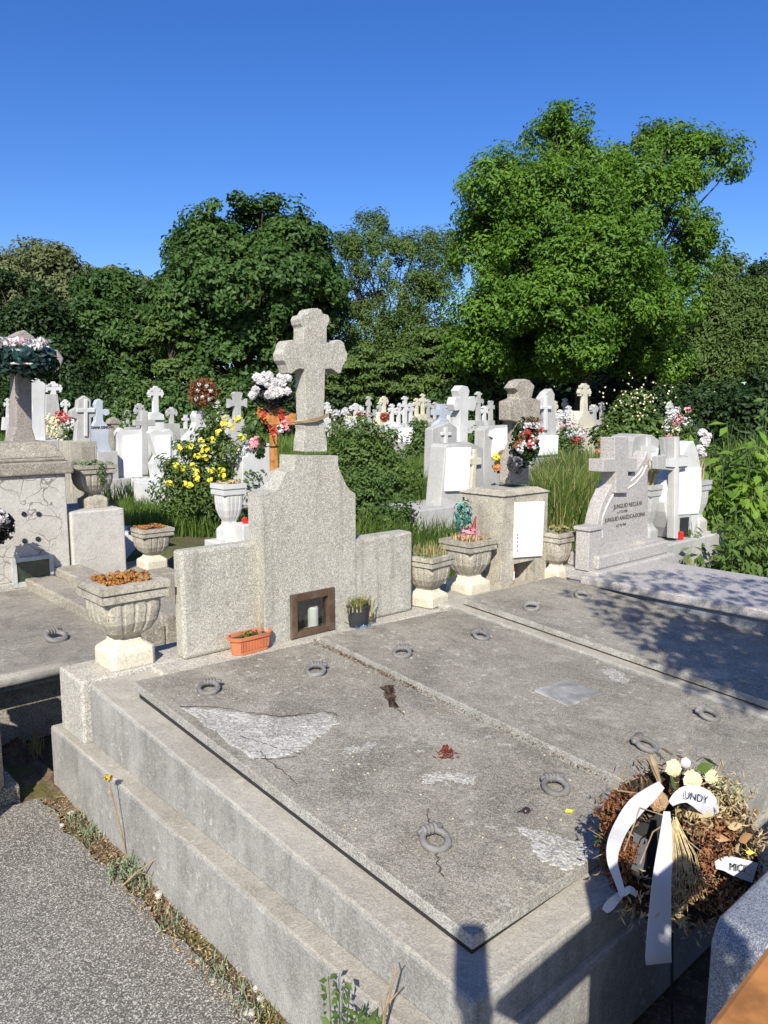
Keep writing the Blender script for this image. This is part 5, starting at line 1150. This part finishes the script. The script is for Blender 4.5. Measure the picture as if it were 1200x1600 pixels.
flowerbed('small red flowers between far crosses and the shrub top', 566, 652, 20, 14, [(-4,4,4,40,.08,'redp'),(5,2,4,30,.08,'pinkp')], 'lf_shrub', lsz=.08)
flowerbed('reddish flower clump left of the pale flared cross', 350, 672, 16, 12, [(0,4,5,40,.07,'redp'),(-5,0,4,30,.07,'whitep')], 'lf_mid', lsz=.07)
flowerbed('white flower clump left of the domed pedestal', 222, 662, 18, 12, [(-2,4,5,50,.08,'whitep')], 'lf_mid', lsz=.08)
# evening primrose with yellow flowers
c = at_depth(328, 800, 8.0); k = 8.1/F
t = thing('flowering_shrub', 'tall bushy plant covered in yellow flowers left of the white urn', 'flowering shrub', (c.x, c.y, 0), 0); z0 = 0
zc_ = at_depth(328, 735, 8).z
Cq, Nq, Tq = clump_points([(-.1,0,zc_-.15,.42,.28,.44),(.16,0,zc_+.08,.32,.25,.50),(-.32,0,zc_-.28,.24,.22,.30),(.0,0,zc_-.5,.42,.25,.35)], 170, 34, .11, .9, .3)
obj('foliage', leaves_mesh('foliage', Cq, Nq, .065, .32, Tq), M['lf_mid'], t)
for (x, y) in ((280,700),(297,697),(330,688),(352,655),(370,658),(308,712),(318,704),(342,676),(322,715),(300,728),(286,732),(330,735),(345,735),(348,745),(296,758),(308,747),(329,748),(340,757),(288,756),(265,755),(315,690),(360,668),(377,684),(372,654),(275,728),(350,664),(322,700),(305,738)):
    q = at_depth(x, y, 7.75)-Vector((c.x, c.y, 0)); petals(t, tuple(q), .038, 8, .05, 'yellow', (1,.6,.9), nm='flower')
sg = MB()
for i in range(16): sg.tube([(RNG.uniform(-.15,.15), RNG.uniform(-.1,.1), 0), (RNG.uniform(-.3,.3), RNG.uniform(-.15,.15), zc_*.6), (RNG.uniform(-.42,.4), RNG.uniform(-.2,.2), zc_+RNG.uniform(0,.4))], [.008,.006,.003], 5)
obj('stems', sg, M['greenstem'], t)
p = at_depth(359, 843, 7.0); wu = urn('white urn of dry plants on a white block left of the pebble-dash stele', 0, 0, 0, 54, 44, 88, 'white', 'white', loc=p)
tag(obj('stone_block', MB().box(-.17, .17, -.17, .17, 0, p.z-.001), M['white'], None, .01, loc=(p.x, p.y, 0), rz=A42), 'white block carrying the white urn, just behind the left tomb wing', 'stone block')
succ_plant('brown dry plants in the white urn by the yellow flowers', wu[1], wu[2], wu[3], A42, M['straw'], 160, .03, .05)
p = at_depth(383, 818, 6.9); t = thing('votive_candle', 'red votive lamp behind the left edge of the pebble-dash stele', 'candle', p, 0); obj('candle_body', MB().lathe([(.02,0),(.025,.01),(.025,.05),(.02,.055)], 0,0,12), M['red'], t)
tag(obj('shelf', MB().box(-.12,.12,-.1,.1,-p.z,0), M['white'], None, .008, loc=(p.x+.02, p.y+.05, p.z), rz=A42), 'white marble block holding the red votive lamp', 'stone block')

# ================================================================== VEGETATION
def shrub_px(name, label, cat, cx, ytop, Y, wpx, leaf, n, m, rc=.14, nleaf=26, width=.5, depth=.7, n_l=5, ybot=None, seed=0, group=None):
    k = Y/F; c = at_depth(cx, 700, Y); zt = at_depth(cx, ytop, Y).z; w = wpx*k/2; rg = random.Random(seed+int(cx)); L = []
    zb = 0 if ybot is None else max(0, at_depth(cx, ybot, Y).z)
    for i in range(n_l):
        x = (-.62+1.24*i/(n_l-1))*w if n_l > 1 else 0; hh = (zt-zb)*(1-.42*abs(x/w)**1.5)*rg.uniform(.86, 1.0)
        L.append((x, rg.uniform(-.2,.2)*w*depth, zb+hh*.54, w*.46, w*depth*.55, hh*.48))
    return shrub(name, label, cat, (c.x, Y, 0), L, leaf, n, M[m], group, width, rc, nleaf)
shrub_px('shrub','bushy dark green shrub right of the central headstone','shrub',568,655,8.2,150,.05,420,'lf_mid',.12,30,.5,.6,7)
shrub_px('shrub','low leafy bush at the foot of the big shrub behind the right wing','shrub',575,722,7.0,130,.045,220,'lf_shrub',.10,26,.5,.5,5)
shrub_px('shrub','green bush between small white block and grey pointed headstone','shrub',662,672,15,55,.10,60,'lf_mid',.2,26)
shrub_px('ivy_bush','rounded ivy-covered bush speckled with pale blossom behind the granite cross','shrub',985,612,14.5,110,.09,260,'lf_mid',.18,30,.7,.6,5)
c = at_depth(985,660,14.5); bl_ = np.stack([RNG.normal(size=120)*.36+c.x, 14.5-.40-.2*RNG.random(120), 1.9+RNG.normal(size=120)*.22],1)
t = thing('blossom','scattered pale yellow blossom over the rounded ivy bush','flowers',(c.x,14.1,1.2),0); t['kind'] = 'stuff'; obj('petals', leaves_mesh('petals', bl_-np.array([c.x,14.1,1.2]), sphere_dirs(120)+np.array([0,-.8,.3]), .045, .8), M['creamp'], t)
shrub_px('shrub','low round bush right of the small white block','shrub',652,650,19,50,.08,90,'lf_mid',.16,26)
shrub_px('shrub','leafy bush left of the broken cross pedestal','shrub',750,672,13,40,.08,90,'lf_mid',.16,26)
shrub_px('shrub','green bush between plaque cross and slender cross','shrub',888,664,15,46,.08,90,'lf_shrub',.16,26)
shrub_px('shrub','untidy bush right of the ivy bush under pink flowers','shrub',1068,650,13,90,.08,90,'lf_mid',.16,26)
shrub_px('shrub','dark bush behind the blue grey headstone and scroll pair','shrub',200,648,20,60,.08,90,'lf_shrub',.16,26)
shrub_px('shrub','low bush left of the pale flared cross','shrub',335,664,19,40,.08,90,'lf_shrub',.16,26)
shrub_px('shrub','low bush at the foot of the far crosses by the central cross','shrub',535,656,15,50,.08,90,'lf_mid',.16,26)
shrub_px('shrub','bush between obelisk and panelled cross','shrub',112,664,14,34,.08,90,'lf_shrub',.16,26)
# big-leaved bush at the right edge
c = at_depth(1160, 850, 5.9)
def bigleaf(label, px, Y, zt, w, n, m, leaf=.15, zb=0.0, name='leafy_bush'):
    c = at_depth(px, 760, Y); t = thing(name, label, 'shrub', (c.x, Y, 0), 0)
    C_, N_, T_, Ta = [], [], [], []
    sg = MB()
    for i in range(n):
        x, y = RNG.normal()*w*.5, RNG.normal()*w*.35; h_ = zb+(zt-zb)*RNG.uniform(.35,1)*(1-.3*abs(x)/w); lean = np.array([RNG.normal()*.12, RNG.normal()*.12-.03])
        sg.tube([(x*.6,y*.6,0),(x*.8+lean[0]*.5,y*.8,h_*.6),(x+lean[0],y+lean[1],h_)],[.007,.005,.002],4)
        tn = RNG.uniform(.1,.9)
        for j in range(24):
            t_ = .3+.7*RNG.random(); an = RNG.random()*6.28; d = np.array([math.cos(an), math.sin(an), -.25]); r_ = leaf*.6
            C_.append(np.array([x*(.6+.4*t_)+lean[0]*t_, y*(.6+.4*t_)+lean[1]*t_, h_*t_])+d*r_); N_.append(np.array([d[0]*.5, d[1]*.5-.25, .9])+RNG.normal(size=3)*.25); Ta.append(d); T_.append(np.clip(tn+RNG.normal()*.2,0,1))
    obj('leaves', leaves_mesh('leaves', C_, N_, leaf*RNG.uniform(.6,1.25,len(C_)), .42, np.array(T_), .08, np.array(Ta)), M[m], t); obj('stems', sg, M['greenstem'], t)
    return t
bigleaf('bright large-leaved bush at the right edge behind the white stele', 1150, 7.2, 1.66, .62, 60, 'lf_bright', .15)
bigleaf('dense mid green undergrowth low on the right edge beside the white urn', 1165, 6.4, .98, .55, 60, 'lf_mid', .10)
bigleaf('tall leafy saplings behind the large-leaved bush at the right edge', 1185, 8.6, 2.0, .5, 26, 'lf_mid', .13)
bigleaf('dark leafy bush further back between white stele and right edge', 1110, 9.5, 1.72, .7, 50, 'lf_dark', .13)
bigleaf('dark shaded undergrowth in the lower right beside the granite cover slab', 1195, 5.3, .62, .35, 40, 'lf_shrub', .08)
c = at_depth(1098, 680, 8.2); t = thing('flower_bunch','white flowers on a stem left of the large-leaved bush','flowers',(c.x,c.y,c.z),0)
for (x, y) in ((0,4),(4,-10),(-3,-22),(0,-30),(6,-2)): petals(t, (x*8.2/F,0,y*8.2/F), .05, 40, .06, 'whitep', nm='petals')
obj('stem', MB().tube([(0,0,-.6),(0,0,.05)], .006, 5), M['greenstem'], t)
bigleaf('small spiky weed at the foot of the white stele base', 1058, W(wa+.2, wb0+.4).y, .66, .06, 5, 'lf_pale', .10, .45, 'weed')
# grasses ------------------------------------------------------------------
def gpatch(x0, x1, Y0, Y1, n, h, w, m, name, label, lean=.5, ymask=None):
    Yv = RNG.uniform(Y0, Y1, n); xp = RNG.uniform(x0, x1, n); X = (xp-600)/F*(Yv*1.0+.1)
    dens = .5+.5*np.sin(X*1.7+Yv*.9)*np.sin(X*.6-Yv*1.3+1)
    hh = h*RNG.uniform(.35, 1, n)*(.55+.6*dens)
    return tag(obj(name, blades_mesh(name, np.stack([X, Yv, gz(X, Yv)], 1), hh, w, lean, np.clip(RNG.normal(size=n)*.22+.25+.5*dens, 0, 1)), M[m]), label, 'grass', None, 'stuff')
gpatch(-60, 1260, 10.5, 17, 30000, .42, .014, 'grass', 'grass', 'grass and weeds growing between the nearer graves')
gpatch(-60, 1260, 17, 34, 30000, .55, .03, 'grass', 'grass', 'rough grass under the far crosses')
gpatch(600, 700, 7.6, 12, 7500, .62, .013, 'grass', 'tall_grass', 'tall bright grass left of the trapezoid headstone', .7)
gpatch(838, 935, 6.6, 11.5, 9500, .72, .012, 'grass', 'tall_grass', 'tall meadow grass between broken cross and granite headstone', .7)
gpatch(838, 935, 6.6, 11.5, 1500, .8, .010, 'drygrass', 'dry_grass', 'dry stalks mixed into the tall meadow grass', .6)
gpatch(540, 800, 5.7, 8.6, 9500, .46, .011, 'grass', 'grass', 'grass behind the right tomb wing and the urns', .7)
gpatch(190, 340, 7.6, 9.8, 5000, .30, .012, 'grass', 'grass', 'short bright grass around the white grave kerb on the left', .6)
gpatch(940, 1260, 6.0, 10.5, 7000, .5, .014, 'grass', 'grass', 'grass and weeds behind the white stele', .6)
n = 2600; aa = RNG.uniform(-.2, .50, n); bb = RNG.uniform(4.55, 6.2, n); Pn = np.array([tuple(W(a, b, 0)) for a, b in zip(aa, bb)]); Pn[:,2] = gz(Pn[:,0], Pn[:,1])
tag(obj('grass', blades_mesh('grass', Pn, .50*RNG.uniform(.5,1,n), .010, .7), M['grass']), 'sunny yellow green grass before the white stele base', 'grass', None, 'stuff')
n = 3000; aa = RNG.uniform(-.4, 2.6, n); bb = RNG.uniform(3.95, 5.6, n); Pn = np.array([tuple(W(a, b, 0)) for a, b in zip(aa, bb)]); Pn[:,2] = gz(Pn[:,0], Pn[:,1])
tag(obj('grass', blades_mesh('grass', Pn, .5*RNG.uniform(.5,1.05,n), .012, .7), M['grass']), 'grass along the far side of the granite cover slab', 'grass', None, 'stuff')
n = 60; Pn = np.array([tuple(un(52+RNG.normal()*8, 1175+RNG.normal()*8, 0)) for _ in range(n)])
t = thing('grass_tuft', 'small dry grass tuft in the shaded gap left of the tomb', 'plant', un(52,1175,0), 0); obj('blades', blades_mesh('blades', Pn-np.array(un(52,1175,0)), .14*RNG.uniform(.4,1,n), .005, 1.0), M['drygrass'], t)

# trees ---------------------------------------------------------------------
def lob(cx, cy, Y, lst, base):
    """lobes given in photo pixels (x, y, rx, ry) around a trunk at (cx, Y)"""
    k = Y/F; X = at_depth(cx, 640, Y).x; out = []
    for (x, y, rx, ry, dy) in lst:
        p = at_depth(x, y, Y+dy); out.append((p.x-X, dy, p.z, rx*k, rx*k*.8, ry*k))
    return X, out
def tree_px(name, label, cx, Y, lst, leaf, nclump, nleaf, rc, m, trunk, width=.55, flat=.55, inner=.5, th=None, group=None):
    X, L = lob(cx, 0, Y, lst, 0); return tree(name, label, 'tree', X, Y, L, leaf, nclump, nleaf, rc, M[m], trunk, group, 0, width, flat, inner, th)
GT = 'trees behind the cemetery'
tree_px('ash_tree','tallest bright green spreading tree on the right',910,31,[(900,240,68,62,0),(1010,240,72,58,1),(1095,265,52,46,0),(800,315,80,60,-1),(880,340,80,70,-2),(985,340,85,75,0),(1062,390,62,50,1),(765,400,62,60,0),(850,430,80,60,-2),(770,490,60,40,-1),(960,450,75,55,-1),(1050,470,60,45,0),(800,515,56,44,0),(900,555,48,30,-3),(880,490,80,44,-3),(960,495,80,46,-2),(870,540,70,40,2),(970,550,80,44,2),(1020,570,50,34,1),(830,570,60,30,1),(930,420,80,60,-3),(745,555,40,30,-1),(1000,520,55,40,1)],.18,1750,115,.55,'lf_big',.34,.46,.9,.35,3.0,GT)
tree_px('chestnut_tree','dark dense round-topped chestnut tree left of centre',390,38,[(395,390,92,66,0),(330,420,66,60,0),(455,430,62,70,0),(390,470,118,70,-2),(310,490,60,60,-1),(460,520,70,60,-1),(380,560,110,60,-1),(290,560,40,50,0)],.26,760,120,.7,'lf_chest',.4,.6,.72,.6,3.0,GT)
tree_px('robinia_tree','airy olive tree with sky gaps between chestnut and the big bright tree',600,42,[(585,380,40,36,0),(540,400,32,36,0),(650,400,50,34,1),(700,400,34,40,1),(610,440,80,50,0),(540,470,45,50,0),(670,480,60,50,0),(600,530,90,50,0),(560,580,60,40,-1),(660,570,70,50,-1)],.17,640,100,.55,'lf_mid',.26,.40,.95,.3,4,GT)
tree_px('flowering_tree','tree with pale whitish crown at the far left skyline',62,46,[(70,425,52,36,0),(20,440,40,34,0),(100,450,34,30,0),(60,480,70,44,0),(20,520,60,50,0)],.26,380,90,.7,'lf_pale',.3,.5,.9,.45,4,GT)
tree_px('broadleaf_tree','layered dark green tree between flowering crown and chestnut tree',180,40,[(180,470,58,34,0),(160,520,70,46,-1),(205,540,52,50,-1),(180,590,76,44,-1),(140,580,40,50,0)],.25,420,110,.65,'lf_chest',.3,.6,.75,.55,3,GT)
tree_px('young_tree','small pale-topped tree poking up beside the layered tree',172,48,[(165,440,24,22,0),(185,450,24,24,0),(210,470,30,30,0)],.3,80,60,.7,'lf_pale',.2,.5,.5,.4,5,GT)
tree_px('bare_tree','thin half-bare tree with grey twigs in the gap left of the chestnut',235,50,[(230,470,30,30,0),(245,520,30,50,0)],.28,60,26,.8,'lf_pale',.2,.45,.6,.3,6,GT)
tree_px('broadleaf_tree','dark leafy tree at the left edge beneath the flowering crown',30,36,[(20,500,50,60,0),(60,540,50,60,0),(20,580,60,50,0),(90,580,46,50,0)],.22,360,100,.6,'lf_dark',.3,.6,.8,.55,2.5,GT)
tree_px('broadleaf_tree','light green slender tree right of the layered tree below the gap',268,34,[(268,500,24,40,0),(262,560,30,50,0),(285,600,36,36,0)],.24,130,90,.55,'lf_mid',.22,.5,.5,.5,2,GT)
tree_px('conifer_tree','greyish tree with drooping foliage at the right edge',1130,36,[(1135,440,26,34,0),(1150,490,50,44,0),(1120,520,50,50,0),(1165,550,46,60,0),(1100,570,50,50,0),(1185,500,30,46,0)],.20,480,90,.5,'lf_mid',.28,.36,1.0,.45,2.5,GT)
tree_px('broadleaf_tree','tall blue green tree cut by the right edge of the picture',1205,42,[(1195,440,22,26,0),(1215,480,45,50,0),(1230,560,60,60,0),(1200,540,40,50,0)],.24,260,90,.65,'lf_dark',.3,.5,.85,.5,3,GT)
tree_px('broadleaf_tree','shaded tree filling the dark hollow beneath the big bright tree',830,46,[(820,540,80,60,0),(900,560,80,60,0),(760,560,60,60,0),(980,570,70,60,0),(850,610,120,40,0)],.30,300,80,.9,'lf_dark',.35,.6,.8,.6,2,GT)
tree_px('broadleaf_tree','rounded understory tree right of the big bright tree trunk',1040,44,[(1040,550,50,50,0),(1010,590,60,40,0),(1075,590,50,40,0)],.3,200,80,.8,'lf_dark',.3,.55,.5,.6,2,GT)
tree_px('broadleaf_tree','understory tree with drooping twigs right of the central stone cross',590,33,[(560,590,40,40,0),(600,600,45,40,0),(540,610,30,36,0),(640,590,40,40,0)],.2,200,70,.55,'lf_mid',.2,.42,.6,.5,1.5,GT)
tree_px('broadleaf_tree','leafy understory tree left of the dark hollow behind the tall white cross',715,34,[(700,560,45,45,0),(745,570,36,40,0),(690,610,50,36,0),(740,615,40,30,0)],.22,220,80,.55,'lf_mid',.2,.5,.5,.5,1.5,GT)
# shaded hedgerow bushes along the back
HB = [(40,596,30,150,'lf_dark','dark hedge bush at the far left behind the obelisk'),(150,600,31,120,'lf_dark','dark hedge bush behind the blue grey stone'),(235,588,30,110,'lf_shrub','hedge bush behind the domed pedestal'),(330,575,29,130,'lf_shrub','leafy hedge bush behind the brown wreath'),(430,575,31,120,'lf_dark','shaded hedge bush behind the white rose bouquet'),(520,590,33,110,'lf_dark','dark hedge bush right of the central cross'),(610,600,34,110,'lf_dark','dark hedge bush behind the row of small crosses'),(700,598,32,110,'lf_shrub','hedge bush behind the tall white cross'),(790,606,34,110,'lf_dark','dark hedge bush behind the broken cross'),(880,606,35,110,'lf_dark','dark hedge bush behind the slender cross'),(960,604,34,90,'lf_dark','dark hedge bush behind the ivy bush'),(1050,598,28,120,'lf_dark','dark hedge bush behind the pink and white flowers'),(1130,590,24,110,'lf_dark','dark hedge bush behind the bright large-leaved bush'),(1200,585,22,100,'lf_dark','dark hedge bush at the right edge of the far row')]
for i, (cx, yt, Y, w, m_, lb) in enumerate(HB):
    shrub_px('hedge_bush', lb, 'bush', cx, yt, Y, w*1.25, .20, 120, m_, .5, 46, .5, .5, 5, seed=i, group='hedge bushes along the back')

C1 = np.stack([RNG.uniform(-75, 75, 26000), RNG.uniform(66, 74, 26000), RNG.random(26000)**.8*9.0], 1); C1[:,2] *= .75+.25*np.sin(C1[:,0]*.35)*np.sin(C1[:,0]*.13+1)
tag(obj('distant_wood', leaves_mesh('distant_wood', C1, sphere_dirs(26000)+np.array([0,-.5,.5]), .9, .6), M['lf_dark']), 'continuous dark wood far behind the graves', 'wood', None, 'stuff')
# tree standing right of the photographer: it throws the leaf shadows on the right graves
AZ, EL = R(6.5), R(36.5)
D3 = Vector((math.sin(AZ)*math.cos(EL), math.cos(AZ)*math.cos(EL), -math.sin(EL)))
C_, N_, T_ = [], [], []
def in_poly(x, y, P_):
    r = False
    for i in range(len(P_)):
        (x0,y0),(x1,y1) = P_[i], P_[i-1]
        if (y0 > y) != (y1 > y) and x < (x1-x0)*(y-y0)/(y1-y0)+x0: r = not r
    return r
dense = [(1030,985),(1070,962),(1120,972),(1205,990),(1230,1075),(1190,1078),(1120,1050),(1070,1025),(1030,1005)]
loose = [(860,925),(930,915),(1010,905),(1210,925),(1260,1085),(1180,1088),(1090,1060),(1040,1035),(985,1005),(940,968),(890,945)]
cnt = 0
while cnt < 2300:
    x, y = RNG.uniform(820, 1290), RNG.uniform(885, 1135)
    dn = in_poly(x, y, dense) or (x > 1200 and y < 1090)
    f_ = .5+.5*math.sin(x*.055+y*.16)*math.sin(x*.031-y*.09+1)
    if dn:
        if RNG.random() > .12+.88*f_: continue
    elif not (in_poly(x, y, loose) and RNG.random() < (.30 if x > 930 else .10)*f_): continue
    cnt += 1; p = un(x, y, .58); t = RNG.uniform(3.6, 4.8); cc = p-D3*t
    for j in range(2):
        d = sphere_dirs(1)[0]; C_.append(tuple(cc+Vector(d)*RNG.uniform(.0,.07))); N_.append(np.array([0,-.3,.8])+RNG.normal(size=3)*.5)
C_ = np.array(C_); cen = C_.mean(0)
t = thing('shade_tree', 'tree beside the photographer whose leaves shade the right graves', 'tree', (cen[0]+2.6, cen[1]-1.6, 0), 0)
obj('crown', leaves_mesh('crown', C_-np.array([cen[0]+2.6, cen[1]-1.6, 0]), N_, .060, .55), M['lf_big'], t)
mb = MB(); limb(mb, (0,0,0), (-.1,.1,2.6), .16, .11, .05)
for q in C_[::300]: limb(mb, (-.1,.1,2.5), (q[0]-cen[0]-2.6, q[1]-cen[1]+1.6, q[2]), .05, .008, .08)
obj('trunk', mb, M['bark'], t)

# ================================================================== LIGHT, SKY, CAMERA
w = bpy.data.worlds.new('World'); scene.world = w; w.use_nodes = True
nt = w.node_tree; bg = nt.nodes['Background']
sky = nt.nodes.new('ShaderNodeTexSky'); sky.sky_type = 'NISHITA'; sky.sun_disc = False; sky.sun_elevation = EL; sky.sun_rotation = math.pi+AZ
sky.air_density = 1.0; sky.dust_density = .7; sky.ozone_density = 5.0; sky.altitude = 100
hs = nt.nodes.new('ShaderNodeHueSaturation'); hs.inputs['Hue'].default_value = .515; hs.inputs['Saturation'].default_value = 1.25; hs.inputs['Value'].default_value = 1.0
nt.links.new(sky.outputs[0], hs.inputs['Color']); nt.links.new(hs.outputs[0], bg.inputs['Color']); bg.inputs['Strength'].default_value = .108
sl_ = bpy.data.lights.new('sun', 'SUN'); sl_.energy = 5.0; sl_.angle = R(.5); sl_.color = (1, .95, .85)
so_ = bpy.data.objects.new('sun', sl_); COL.objects.link(so_); so_.rotation_euler = D3.to_track_quat('-Z', 'Y').to_euler()
cam = bpy.data.cameras.new('camera'); co_ = bpy.data.objects.new('camera', cam); COL.objects.link(co_)
co_.location = (0, 0, H); co_.rotation_euler = (math.pi/2-TH, 0, 0)
cam.sensor_fit = 'VERTICAL'; cam.sensor_height = 32; cam.lens = 32*F/1600; cam.clip_end = 2000; cam.clip_start = .02
scene.camera = co_
scene.view_settings.view_transform = 'Standard'; scene.view_settings.look = 'None'; scene.view_settings.exposure = .6; scene.view_settings.gamma = 1
scene.cycles.max_bounces = 6; scene.cycles.transmission_bounces = 4; scene.cycles.use_denoising = True
